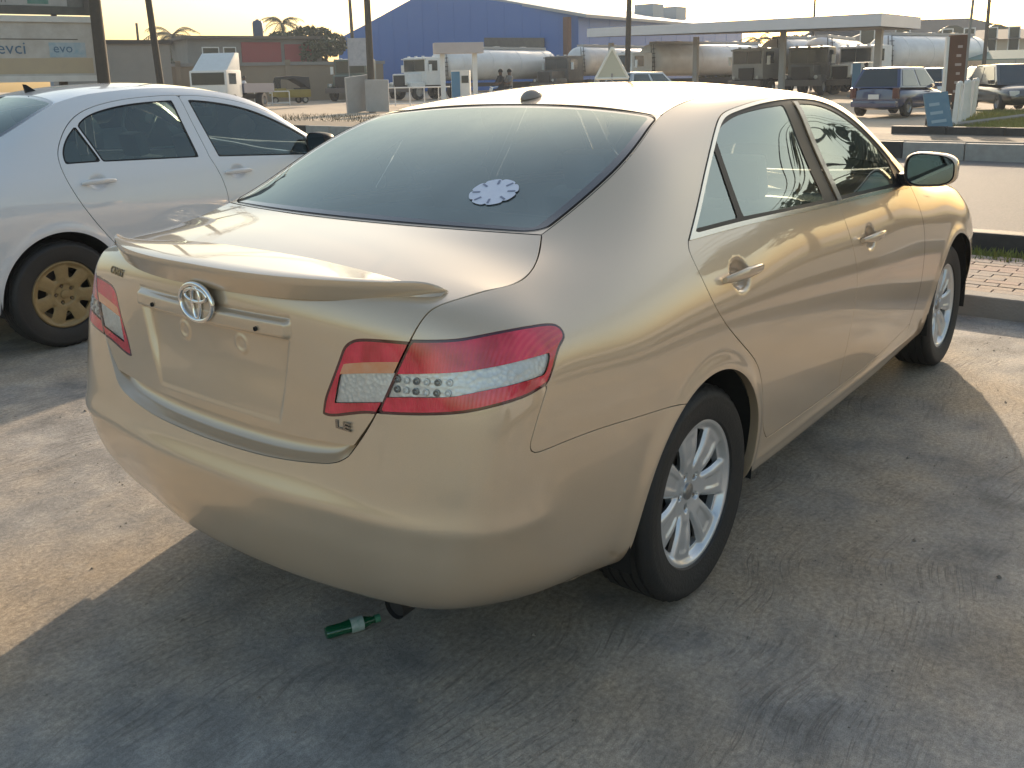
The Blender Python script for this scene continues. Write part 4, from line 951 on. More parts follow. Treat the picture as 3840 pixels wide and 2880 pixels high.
    # tail lamps on the corner
    def box3(s, y0, z0, z1): return np.maximum.reduce([s.V[:, 0]+.60, y0-s.V[:, 1], z0-s.V[:, 2], s.V[:, 2]-z1])
    lamp, ms = split(ms, box3(ms, .45, .74, .965))
    for mir in (False, True): soup_obj('tail_lamp', flanged(lamp.mirrored() if mir else lamp, .015), M_REDLENS, car)
    soup_obj('body_side', flanged(ms, .03).both(), M_WHITE, car)
    inn = cut_arches(S.soup, AX, .366); inn = split(inn, inn.V[:, 2]-1.03)[0]; lining, inn = split(inn, np.maximum.reduce([.45-inn.V[:, 2], .05-inn.V[:, 0], inn.V[:, 0]-2.1])); soup_obj('inner_shell', inn.offset(-.03).both(), M_VOID, car); soup_obj('door_lining', lining.offset(-.03).both(), M_CABIN3, car)
    for cx, cz in AX: liner(car, cx, cz, .374, .845, .54)
    # deck, rear window, roof, windscreen, hood
    k = np.where((top[:, 0] < -.43) & (top[:, 0] < 0))[0]; yy = np.linspace(0, 1, 9)
    E = top_at(np.linspace(-.74, -.435, 9)); M = np.stack([np.linspace(-.865, -.53, 9), 0*yy, np.linspace(1.066, 1.135, 9)], -1); P, U, N = tent(M, E, 2.5, 40, 30); soup_obj('trunk_lid', grid_soup(P, U, N=N).both(), M_WHITE, car)
    E = top_at(np.linspace(-.43, .195, 9)); M = np.stack([np.linspace(-.525, .235, 9), 0*yy, 1.14+.345*yy+.02*np.sin(pi*yy)], -1); P, U, N = tent(M, E, 2.3, 60, 40, wmax=.995); gs = grid_soup(P, U, N=N); L = U[:, 0, 0].max()
    ph = rbox(gs.U[:, 0], gs.U[:, 1]*.6, L/2, 0, L/2-.004, .594, .05); gl, su = split(gs, ph); soup_obj('window_surround', su.both(), M_WHITE, car)
    ge, fr = split(gl, rbox(gl.U[:, 0], gl.U[:, 1]*.6, L/2, 0, L/2-.004, .594, .05)+.03); rw = soup_obj('rear_window', ge.both(), M_SIDEGL2, car); soup_obj('window_border', fr.both(), M_FRIT, rw)
    E = top_at(np.linspace(.195, 1.42, 9)); M = np.array([(.235, 0, 1.487), (.40, 0, 1.520), (.58, 0, 1.543), (.75, 0, 1.553), (.92, 0, 1.555), (1.09, 0, 1.548), (1.25, 0, 1.534), (1.39, 0, 1.512), (1.50, 0, 1.488)]); P, U, N = tent(M, E, 2.6, 60, 40, wmax=.990); soup_obj('roof', flanged(grid_soup(P, U, N=N), .01).both(), M_WHITE, car)
    E = top_at(np.linspace(1.42, 2.06, 7)); t = np.linspace(0, 1, 7); M = np.stack([1.503+.82*t, 0*t, 1.486-.42*t+.03*np.sin(pi*t)], -1); P, U, N = tent(M, E, 2.3, 40, 30, wmax=.995); soup_obj('windscreen', grid_soup(P, U, N=N).both(), M_WINDSH, car)
    E = top_at(np.linspace(2.07, 3.18, 9)); E[-1] = (3.276, .318, .79); t = np.linspace(0, 1, 9); M = np.stack([2.33+.99*t, 0*t, 1.06-.225*t**1.35-.055*t**6], -1); P, U, N = tent(M, E, 2.5, 50, 30, wmax=.994); soup_obj('hood', grid_soup(P, U, N=N).both(), M_WHITE, car)
    for sg in (1, -1): mirror_unit(car, M_TRIM, 1.95, .81, 1.10, sg)
    place_wheels(car, 'cover', [(0, -.755, .318, .28, 0), (0, .755, .318, .9, 0), (2.6, -.75, .318, 1.3, 0), (2.6, .75, .318, .1, 0)], rim_r=.205)
    interior(car, M_CABIN2, -.06, .60)
    b = MB(); b.add([(.30, -.012, 1.50), (.36, -.012, 1.513), (.30, .012, 1.50), (.36, .012, 1.513), (.285, 0, 1.555), (.31, 0, 1.552)], [(0, 1, 5, 4), (2, 4, 5, 3), (0, 4, 2), (1, 3, 5), (0, 2, 3, 1)]); b.build('roof_antenna', M_TRIM, car)
    return car
M_SIDEGL2 = glass('white_car_glass', (.74, .90, .82), .97, .04, fres=2.0, refl=(.90, 1, .96))
white = build_white()

# ------------------------------------------------------------------ the ground: yard, pavement, road, median, forecourt
def G(x, y):
    """the land rises very gently beyond the yard"""
    s = x*.784+y*.621
    return .0088*min(max(0., s-5.), 140.)*min(max((x-4.2)/5., 0.), 1.)
def noise_chain(t, scale, detail=6, rough=.6, vec=None):
    n = t.nodes.new('ShaderNodeTexNoise'); n.inputs['Scale'].default_value = scale; n.inputs['Detail'].default_value = detail; n.inputs['Roughness'].default_value = rough
    if vec is not None: t.links.new(vec, n.inputs['Vector'])
    return n.outputs[0]
def ramp(t, src, stops):
    r = t.nodes.new('ShaderNodeValToRGB'); e = r.color_ramp.elements
    while len(e) < len(stops): e.new(.5)
    for k, (p, c) in enumerate(stops): e[k].position = p; e[k].color = (*c, 1) if len(c) == 3 else c
    t.links.new(src, r.inputs[0]); return r.outputs[0]
def mixc(t, f, a, b, mode='MIX'):
    m = t.nodes.new('ShaderNodeMix'); m.data_type = 'RGBA'; m.blend_type = mode
    if isinstance(f, float): m.inputs[0].default_value = f
    else: t.links.new(f, m.inputs[0])
    for i, v in ((6, a), (7, b)):
        if isinstance(v, tuple): m.inputs[i].default_value = (*v, 1)
        else: t.links.new(v, m.inputs[i])
    return m.outputs[2]
def math_(t, op, a, b=None, clamp=False):
    m = t.nodes.new('ShaderNodeMath'); m.operation = op; m.use_clamp = clamp
    for i, v in ((0, a), (1, b)):
        if v is None: continue
        if isinstance(v, (int, float)): m.inputs[i].default_value = v
        else: t.links.new(v, m.inputs[i])
    return m.outputs[0]
def yard_material():
    """worn grey concrete with drifted sand, trowel strokes and tyre scuffs"""
    m = bpy.data.materials.new('yard_concrete'); m.use_nodes = True; t = m.node_tree; p = t.nodes['Principled BSDF']
    tc = t.nodes.new('ShaderNodeTexCoord'); P = tc.outputs['Object']
    big = noise_chain(t, .55, 5, .6, P); mid = noise_chain(t, 3.2, 8, .65, P); fine = noise_chain(t, 60, 6, .7, P)
    conc = ramp(t, mid, [(.30, (.20, .188, .172)), (.50, (.345, .325, .298)), (.70, (.56, .53, .49))])
    sand = ramp(t, fine, [(.3, (.36, .265, .165)), (.7, (.54, .41, .27))])
    a = math_(t, 'ADD', math_(t, 'MULTIPLY', big, .75), math_(t, 'MULTIPLY', mid, .35))
    gx = t.nodes.new('ShaderNodeSeparateXYZ'); t.links.new(P, gx.inputs[0])
    sm = ramp(t, a, [(.50, (0, 0, 0)), (.66, (1, 1, 1))])
    col = mixc(t, math_(t, 'MULTIPLY', sm, .78), conc, sand)
    col = mixc(t, .8, col, ramp(t, fine, [(.30, (.62, .62, .62)), (.70, (1.2, 1.2, 1.2))]), 'MULTIPLY')
    grit = noise_chain(t, 330, 3, .6, P); col = mixc(t, .8, col, ramp(t, grit, [(.30, (.60, .59, .57)), (.5, (1, 1, 1)), (.72, (1.3, 1.28, 1.24))]), 'MULTIPLY')
    # curved trowel / broom strokes: stretched noise, warped by a slow field
    warp = t.nodes.new('ShaderNodeTexNoise'); warp.inputs['Scale'].default_value = .8; warp.inputs['Detail'].default_value = 2; t.links.new(P, warp.inputs['Vector'])
    vm = t.nodes.new('ShaderNodeVectorMath'); vm.operation = 'MULTIPLY_ADD'; t.links.new(warp.outputs['Color'], vm.inputs[0]); vm.inputs[1].default_value = (.7, .7, 0); t.links.new(P, vm.inputs[2])
    heights = []
    for ang, sx, sy, lo in ((.35, 5, 70, .53), (-.55, 6, 90, .54), (1.1, 5, 60, .55)):
        mp = t.nodes.new('ShaderNodeMapping'); mp.inputs['Rotation'].default_value = (0, 0, ang); mp.inputs['Scale'].default_value = (sx, sy, 1); t.links.new(vm.outputs[0], mp.inputs[0])
        st = noise_chain(t, 1., 3, .6, mp.outputs[0]); s2 = ramp(t, st, [(lo, (0, 0, 0)), (lo+.09, (1, 1, 1))])
        mg = t.nodes.new('ShaderNodeMapping'); mg.inputs['Location'].default_value = (ang*7, ang*3, 0); t.links.new(P, mg.inputs[0]); gate = ramp(t, noise_chain(t, 1.6, 3, .6, mg.outputs[0]), [(.48, (0, 0, 0)), (.62, (1, 1, 1))])
        f = math_(t, 'MULTIPLY', s2, gate); heights.append(f)
        col = mixc(t, math_(t, 'MULTIPLY', f, .32), col, (.12, .105, .09))
    spots = ramp(t, noise_chain(t, 17, 3, .5, P), [(.72, (0, 0, 0)), (.76, (1, 1, 1))])
    col = mixc(t, math_(t, 'MULTIPLY', spots, .45), col, (.075, .062, .05))
    pale = ramp(t, noise_chain(t, 2.1, 7, .7, P), [(.62, (0, 0, 0)), (.74, (1, 1, 1))])
    col = mixc(t, math_(t, 'MULTIPLY', pale, .35), col, (.46, .45, .43))
    wv = t.nodes.new('ShaderNodeVectorMath'); wv.operation = 'MULTIPLY_ADD'; wn = t.nodes.new('ShaderNodeTexNoise'); wn.inputs['Scale'].default_value = 2.2; wn.inputs['Detail'].default_value = 6; t.links.new(P, wn.inputs['Vector'])
    t.links.new(wn.outputs['Color'], wv.inputs[0]); wv.inputs[1].default_value = (.5, .5, 0); t.links.new(P, wv.inputs[2])
    vo = t.nodes.new('ShaderNodeTexVoronoi'); vo.feature = 'DISTANCE_TO_EDGE'; vo.inputs['Scale'].default_value = .42; t.links.new(wv.outputs[0], vo.inputs['Vector'])
    crack = ramp(t, vo.outputs[0], [(.0, (1, 1, 1)), (.006, (0, 0, 0))]); col = mixc(t, math_(t, 'MULTIPLY', crack, .16), col, (.07, .06, .05))
    t.links.new(col, p.inputs['Base Color']); p.inputs['Roughness'].default_value = .82; p.inputs['Specular IOR Level'].default_value = .3
    h = math_(t, 'ADD', math_(t, 'ADD', math_(t, 'MULTIPLY', fine, .6), math_(t, 'MULTIPLY', grit, .3)), math_(t, 'MULTIPLY', mid, 1.2)); h = math_(t, 'SUBTRACT', h, math_(t, 'MULTIPLY', math_(t, 'ADD', heights[0], heights[1]), .28))
    b = t.nodes.new('ShaderNodeBump'); b.inputs['Strength'].default_value = .8; b.inputs['Distance'].default_value = .008; t.links.new(h, b.inputs['Height']); t.links.new(b.outputs[0], p.inputs['Normal'])
    return m
M_SANDY = mat('sandy_dirt', (.43, .33, .225), .95, var=(1.1, .8, (.58, .475, .36), 9), bump=(14, .6))
M_ROAD = mat('asphalt', (.145, .130, .120), .8, var=(40, .8, (.25, .222, .20), 9), bump=(220, .7))
M_KERBC = mat('kerb_concrete', (.30, .28, .255), .9, var=(6, .6, (.20, .185, .165), 8), bump=(60, .5))
M_KERBB = mat('kerb_black_paint', (.025, .024, .024), .7, var=(9, .6, (.07, .065, .06), 8), bump=(60, .4))
M_KERBW = mat('kerb_white_paint', (.40, .385, .36), .8, var=(7, .7, (.24, .22, .20), 8), bump=(60, .4))
def sheet(name, x0, x1, y0, y1, dz, m, nx=1, ny=1, parent=None):
    V = []; F = []
    for i in range(nx+1):
        for j in range(ny+1):
            x = x0+(x1-x0)*i/nx; y = y0+(y1-y0)*j/ny; V.append((x, y, G(x, y)+dz))
    for i in range(nx):
        for j in range(ny): a = i*(ny+1)+j; F.append((a, a+ny+1, a+ny+2, a+1))
    return mesh_obj(name, V, F, m, parent)
def build_ground():
    xs = [-1500, -400, -120, -60, -30]+list(range(-20, 120, 4))+[130, 150, 180, 240, 400, 900, 1800]; ys = [-1500, -500, -200, -100, -60]+list(range(-48, 130, 4))+[140, 170, 220, 400, 900, 1800]
    V = [(x, y, G(x, y)-.03) for x in xs for y in ys]; n = len(ys); F = [(i*n+j, (i+1)*n+j, (i+1)*n+j+1, i*n+j+1) for i in range(len(xs)-1) for j in range(n-1)]
    tag(mesh_obj('ground', V, F, M_SANDY), kind='structure')
    tag(mesh_obj('yard', [(-26, -26, 0), (3.96, -26, 0), (3.96, 40, 0), (-26, 40, 0)], [(0, 1, 2, 3)], yard_material()), kind='structure')
    tag(sheet('road', 6.05, 14.38, -160, 260, .02, M_ROAD, 6, 120), kind='structure')
    tag(sheet('far_road', 15.3, 20.4, -160, 260, .02, M_ROAD2, 4, 120), kind='structure')
    tag(sheet('median', 14.52, 15.2, -160, 260, .16, M_SANDY, 1, 120), kind='structure')
    # pavement slab and its bricks
    pv = MB(); pv.box(4.10, 5.52, -30, 60, -.05, .112); pav = tag(pv.build('pavement', M_PAVBED), kind='structure')
    me = None; k = 0; L, Wd = .20, .10
    for j in range(int(1.40/Wd)):
        for i in range(24):
            y = -1.85+i*(L+.006)+(.5*L if j % 2 else 0); x = 4.115+j*(Wd+.0008)
            if me is None:
                b = MB(); b.box(0, Wd-.006, 0, L-.002, 0, .018); o = b.build('paving_brick', M_BRICK[0], pav, bevel=.004); me = [o.data]
                for q in M_BRICK[1:]:
                    d = o.data.copy(); d.materials.clear(); d.materials.append(q); me.append(d)
            else: o = link('paving_brick', random.choice(me), None, pav)
            o.location = (x, y, .112+random.uniform(-.002, .002)); o.rotation_euler = (random.uniform(-.008, .008), random.uniform(-.008, .008), random.uniform(-.01, .01)); k += 1
    b = MB()
    for y in np.arange(-30, 60, .206): b.box(4.118, 5.515, y, y+.2, .112, .126) if not (-1.9 < y < 3.1) else None
    tag(b.build('paving_bricks', M_BRICK[0], pav), kind='stuff')
    kb = bpy.data.objects.new('near_kerb', None); COL.objects.link(kb); tag(kb, kind='structure'); me = None
    for i in range(34):                                                    # kerb stones towards the yard
        y = -14+i*.92
        if me is None: b = MB(); b.box(3.94, 4.095, 0, .905, -.05, .135); o = b.build('kerb_stone', M_KERBC, kb, bevel=.012); me = o.data
        else: o = link('kerb_stone', me, None, kb)
        o.location = (random.uniform(-.006, .006), y, random.uniform(-.004, .004))
    kb = bpy.data.objects.new('road_kerb', None); COL.objects.link(kb); tag(kb, kind='structure'); me = {}
    for i in range(30):
        y = -13.2+i*1.0; c = 'b' if i % 4 in (0, 1, 2) else 'w'
        if c not in me: b = MB(); b.box(5.66, 5.86, 0, .985, -.05, .275); o = b.build('kerb_stone', M_KERBB if c == 'b' else M_KERBW, kb, bevel=.02); me[c] = o.data
        else: o = link('kerb_stone', me[c], None, kb)
        o.location = (random.uniform(-.01, .01), y, random.uniform(-.008, .008))
    kb = bpy.data.objects.new('median_kerb', None); COL.objects.link(kb); tag(kb, kind='structure'); me = {}
    for i in range(46):
        y = -5.2+i*.98; c = 'bw'[(i//2) % 2]
        if c not in me: b = MB(); b.box(14.38, 14.54, 0, .965, -.1, .30); o = b.build('kerb_stone', M_KERBB if c == 'b' else M_KERBW, kb, bevel=.015); me[c] = o.data
        else: o = link('kerb_stone', me[c], None, kb)
        o.location = (random.uniform(-.01, .01), y, G(14.4, y)); 
    b = MB(); b.box(15.18, 15.32, -40, 80, -.1, .34); tag(b.build('median_kerb_far', M_KERBC), kind='structure')
    kb = bpy.data.objects.new('far_kerb', None); COL.objects.link(kb); tag(kb, kind='structure'); me = None
    for i in range(9):
        y = -6.2+i*1.2
        if me is None: b = MB(); b.box(20.4, 20.62, 0, 1.19, -.1, .20); o = b.build('kerb_stone', M_KERBB, kb, bevel=.015); me = o.data
        else: o = link('kerb_stone', me, None, kb)
        o.location = (0, y, G(20.4, y))
    # concrete edging that runs through the grass
    b = MB(); b.tube([(20.9, 4.1, .22), (25.5, 3.2, .27), (33, 2.0, .34)], .07, 6); tag(b.build('drain_edge', M_KERBC), kind='structure')
M_ROAD2 = mat('dusty_asphalt', (.20, .165, .13), .9, var=(2.5, .8, (.33, .25, .17), 9), bump=(60, .5))
M_PAVBED = mat('pavement_bed', (.20, .155, .115), .95, bump=(80, .4))
M_BRICK = [mat('paving_brick_%s' % n, c, .9, var=(25, .5, c2, 6), bump=(150, .5)) for n, c, c2 in (('tan', (.40, .305, .235), (.31, .24, .19)), ('rose', (.41, .29, .23), (.32, .23, .185)), ('grey', (.36, .295, .245), (.28, .23, .20)))]
build_ground()

# grass: blades as one mass
def grass(name, spots, n, h, m, label, rs=1):
    r = np.random.default_rng(rs); V = []; F = []
    for k in range(n):
        x0, x1, y0, y1 = spots[r.integers(len(spots))]; x = r.uniform(x0, x1); y = r.uniform(y0, y1); z = G(x, y)+(.10 if x < 6 else 0)
        a = r.uniform(0, 2*pi); hh = h*r.uniform(.5, 1.3); w = h*.10; dx, dy = cos(a), sin(a); lx, ly = r.normal(0, h*.35, 2)
        i = len(V); V += [(x-dx*w, y-dy*w, z), (x+dx*w, y+dy*w, z), (x+lx*.5+dx*w*.6, y+ly*.5+dy*w*.6, z+hh*.6), (x+lx*.5-dx*w*.6, y+ly*.5-dy*w*.6, z+hh*.6), (x+lx, y+ly, z+hh)]
        F += [(i, i+1, i+2, i+3), (i+3, i+2, i+4)]
    o = mesh_obj(name, V, F, m); tag(o, label, 'grass', kind='stuff')
M_GRASS = mat('grass_blades', (.19, .22, .035), .7, var=(.9, .9, (.26, .22, .06), 5))
tag(mesh_obj('verge', [(20.62, -14, G(20.62, -14)+.03), (36, -14, G(36, -14)+.03), (33, 5.6, G(33, 5.6)+.03), (20.62, 3.9, G(20.62, 3.9)+.03)], [(0, 1, 2, 3)], mat('verge_soil', (.20, .19, .06), .95, var=(1.5, .8, (.28, .22, .10), 8), bump=(30, .6))), kind='structure')
grass('verge_grass', [(20.8, 30, -3, 3.4), (21, 31, 0, 4.0), (24, 32, 1, 4.6)], 26000, .14, M_GRASS, 'short lime green grass on the verge beyond the far kerb')
grass('kerb_weeds', [(5.40, 5.62, -2.2, .6), (5.45, 5.62, -1.4, -.1), (5.2, 5.6, -1.2, -.3)], 900, .07, M_GRASS, 'sparse weeds at the foot of the black road kerb', 3)
grass('median_weeds', [(14.6, 15.1, 16, 24), (20, 24, 22, 30)], 1800, .12, mat('dry_weeds', (.10, .085, .04), .8), 'dry weeds along the left stretch of the median', 5)

# ------------------------------------------------------------------ materials of the far side
M_POLE = mat('weathered_pole', (.095, .078, .060), .85, var=(8, .6, (.055, .048, .04), 6), bump=(30, .4))
M_POLEG = mat('grey_pole', (.30, .29, .28), .6)
M_WIRE = mat('wire', (.03, .03, .03), .6)
M_LEAF = mat('leaf_green', (.045, .060, .020), .6, var=(2.5, .9, (.085, .085, .030), 4))
M_PALM = mat('palm_green', (.055, .062, .026), .6, var=(3, .8, (.10, .085, .04), 4))
M_BARK = mat('bark', (.09, .07, .05), .9, bump=(40, .6))
M_STEELW = mat('painted_white', (.78, .78, .76), .5, var=(3, .5, (.60, .57, .53), 7))
M_TANK = mat('tank_paint', (.80, .79, .78), .4, coat=.3, var=(1.2, .6, (.58, .54, .50), 8))
M_CHASS = mat('chassis_dark', (.03, .028, .026), .7, var=(6, .6, (.07, .055, .045), 6))
M_WGLASS = mat('dark_glazing', (.03, .04, .042), .12, coat=.6)
M_RUST = mat('rusty_sheet', (.16, .075, .045), .8, var=(4, .7, (.09, .05, .035), 7))
def on(x, y, dz=0): return (x, y, G(x, y)+dz)
def facing(x, y): return math.atan2(-2.01-y, -2.3-x)                 # heading from a spot back to the viewer
def part(root, name, m, *boxes, bevel=0., smooth=False, M=None):
    b = MB()
    for q in boxes: b.box(*q, M)
    return b.build(name, m, root, smooth=smooth, bevel=bevel)
def far_wheel(root, x, y, z, r, w, rim=None):
    s = 1 if y > 0 else -1
    M = Matrix.Translation((x, y, z)) @ Matrix.Rotation(-s*pi/2, 4, 'X')
    b = MB(); b.lathe([(r*.58, -w/2), (r*.9, -w/2), (r, -w*.36), (r, w*.36), (r*.9, w/2), (r*.58, w/2)], 20, M); o = b.build('wheel', M_TYRE, root, smooth=True)
    b = MB(); b.lathe([(0, w*.30), (r*.25, w*.34), (r*.3, w*.24), (r*.55, w*.28), (r*.60, w*.45)], 16, M); b.build('rim', rim or M_CAP, o, smooth=True)
# --- tanker trucks
def tanker(x, y, hd, L, label, cab=M_STEELW, r=1.18, tank=True, hood=True, grp='tanker trucks lined up behind the fuel station', tz=2.25):
    t = thing('tanker_truck', label, 'truck', on(x, y), hd, grp)
    # cab front is at local x = 0, the tank runs back along -x
    part(t, 'chassis', M_CHASS, (-L-2.6, .0, -.45, .45, .75, 1.02), (-L-2.2, -L+.6, -1.05, 1.05, .55, .75))
    h0 = -1.35 if hood else -.1
    if hood:
        part(t, 'hood', cab, (-1.45, -.05, -.72, .72, .95, 1.68), bevel=.10, smooth=True)
        for s in (1, -1): part(t, 'mudguard', cab, (-1.25, -.05, s*.72 if s > 0 else -1.16, 1.16 if s > 0 else -.72, .72, 1.14), bevel=.12, smooth=True)
    part(t, 'grille', M_CHASS, (-.05 if hood else -.1, .02, -.52, .52, .98, 1.58))
    part(t, 'bumper', mat('truck_bumper', (.13, .11, .10), .6), (-.10, .16, -1.2, 1.2, .52, .86), bevel=.05)
    for s in (1, -1):
        b = MB(); b.lathe([(0, .05), (.08, .04), (.11, 0)], 12, Matrix.Translation((.03, s*.86, 1.02)) @ Matrix.Rotation(pi/2, 4, 'Y')); b.build('headlight', mat('headlight_glass', (.55, .54, .50), .2), t)
        part(t, 'door_mirror', M_STEELW, (h0-.22, h0-.14, s*1.30 if s > 0 else -1.50, 1.50 if s > 0 else -1.30, 1.75, 2.25))
    c = part(t, 'cab', cab, (h0-1.75, h0-.02, -1.14, 1.14, .92, 2.72), bevel=.13, smooth=True)
    M = Matrix.Translation((h0-.02, 0, 2.12))
    part(c, 'windscreen', M_WGLASS, (-.02, .03, -1.0, -.02, -.30, .42), M=M); part(c, 'windscreen', M_WGLASS, (-.02, .03, .02, 1.0, -.30, .42), M=M)
    part(c, 'sun_visor', cab, (.0, .20, -1.08, 1.08, .46, .53), M=M)
    for s in (1, -1): part(c, 'side_window', M_WGLASS, (h0-1.0, h0-.25, s*1.135 if s > 0 else -1.165, 1.165 if s > 0 else -1.135, 1.85, 2.5))
    for s in (-.7, 0, .7): part(c, 'roof_lamp', M_STEELW, (h0-.25, h0-.12, s-.07, s+.07, 2.71, 2.80))
    if tank:
        b = MB(); x1 = h0-2.15; n = 36; P = []
        for q, k in ((0, .05), (-.05, .55), (-.16, .82), (-.32, .96), (-.5, 1), (-L+.5, 1), (-L+.32, .96), (-L+.16, .82), (-L+.05, .55), (-L, .05)):
            P.append([(x1+q, r*1.02*k*cos(2*pi*i/n), tz+r*.90*k*sin(2*pi*i/n)) for i in range(n)])
        b.loft(P); tk = b.build('tank', M_TANK, t, smooth=True)
        for q in np.linspace(.12, .88, 4): 
            b = MB(); b.loft([[(x1-L*q+d, r*1.035*cos(2*pi*i/n), tz+r*.915*sin(2*pi*i/n)) for i in range(n)] for d in (-.05, .05)]); b.build('tank_band', M_TANK, tk, smooth=True)
        part(tk, 'walkway', mat('walkway_grey', (.40, .38, .36), .6), (x1-L+.6, x1-.6, -.35, .35, tz+r*.89, tz+r*.89+.16))
        for q in (.25, .5, .75): b = MB(); b.lathe([(0, .22), (.28, .2), (.3, .0)], 14, Matrix.Translation((x1-L*q, 0, tz+r*.88))); b.build('hatch', M_TANK, tk, smooth=True)
        b = MB()
        for s in (.62, .92): b.tube([(x1-.02, s, tz-.8), (x1-.02, s*.8, tz+r*.85)], .025, 6)
        for q in range(6): b.tube([(x1-.02, .62, tz-.7+q*.28), (x1-.02, .92, tz-.7+q*.28)], .02, 6)
        b.build('ladder', M_CHASS, tk)
    for s in (1, -1):
        far_wheel(t, -.75 if hood else -.9, s*.98, .52, .52, .30)
        for q in (0, 1.25): far_wheel(t, -L-.9-q, s*.95, .52, .52, .45)
        if tank: far_wheel(t, h0-2.6, s*.95, .52, .52, .45)
    return t
M_GREENC = mat('dark_green_cab', (.06, .10, .088), .4, coat=.4, var=(3, .5, (.10, .12, .10), 5))
M_DARKC = mat('dusty_black_cab', (.06, .06, .06), .45, coat=.3, var=(3, .6, (.15, .135, .12), 6))
X, Y = 39.630, 45.010; tanker(X, Y, facing(X, Y)-radians(24), 6., 'dark green long-nosed truck head beside the yellow tricycle', M_GREENC, tank=False)
X, Y = 41.586, 41.785; tanker(X, Y, facing(X, Y)-radians(50), 11.2, 'white cab tanker behind the small pump shelter, longest pale tank in view', M_STEELW, hood=True)
X, Y = 52.556, 38.175; tanker(X, Y, facing(X, Y)-radians(42), 9., 'tanker right of the two riders, its rounded tank end towards us', M_DARKC, tz=2.35)
X, Y = 49.928, 31.401; tanker(X, Y, facing(X, Y)-radians(52), 11., 'pale tanker behind the triangular sign', M_STEELW, tz=2.25)
X, Y = 50.545, 21.894; tanker(X, Y, facing(X, Y)-radians(38), 8., 'dusty grey tanker under the middle of the canopy', mat('dusty_grey_cab', (.36, .35, .34), .5, var=(3, .5, (.26, .25, .23), 6)), hood=False)
X, Y = 49.885, 18.307; tanker(X, Y, facing(X, Y)-radians(16), 8., 'black long-nosed tanker left of the white nosed one', M_DARKC)
X, Y = 51.547, 16.687; tanker(X, Y, facing(X, Y)-radians(38), 9.6, 'white long-nosed tanker beside the right canopy column', M_STEELW)

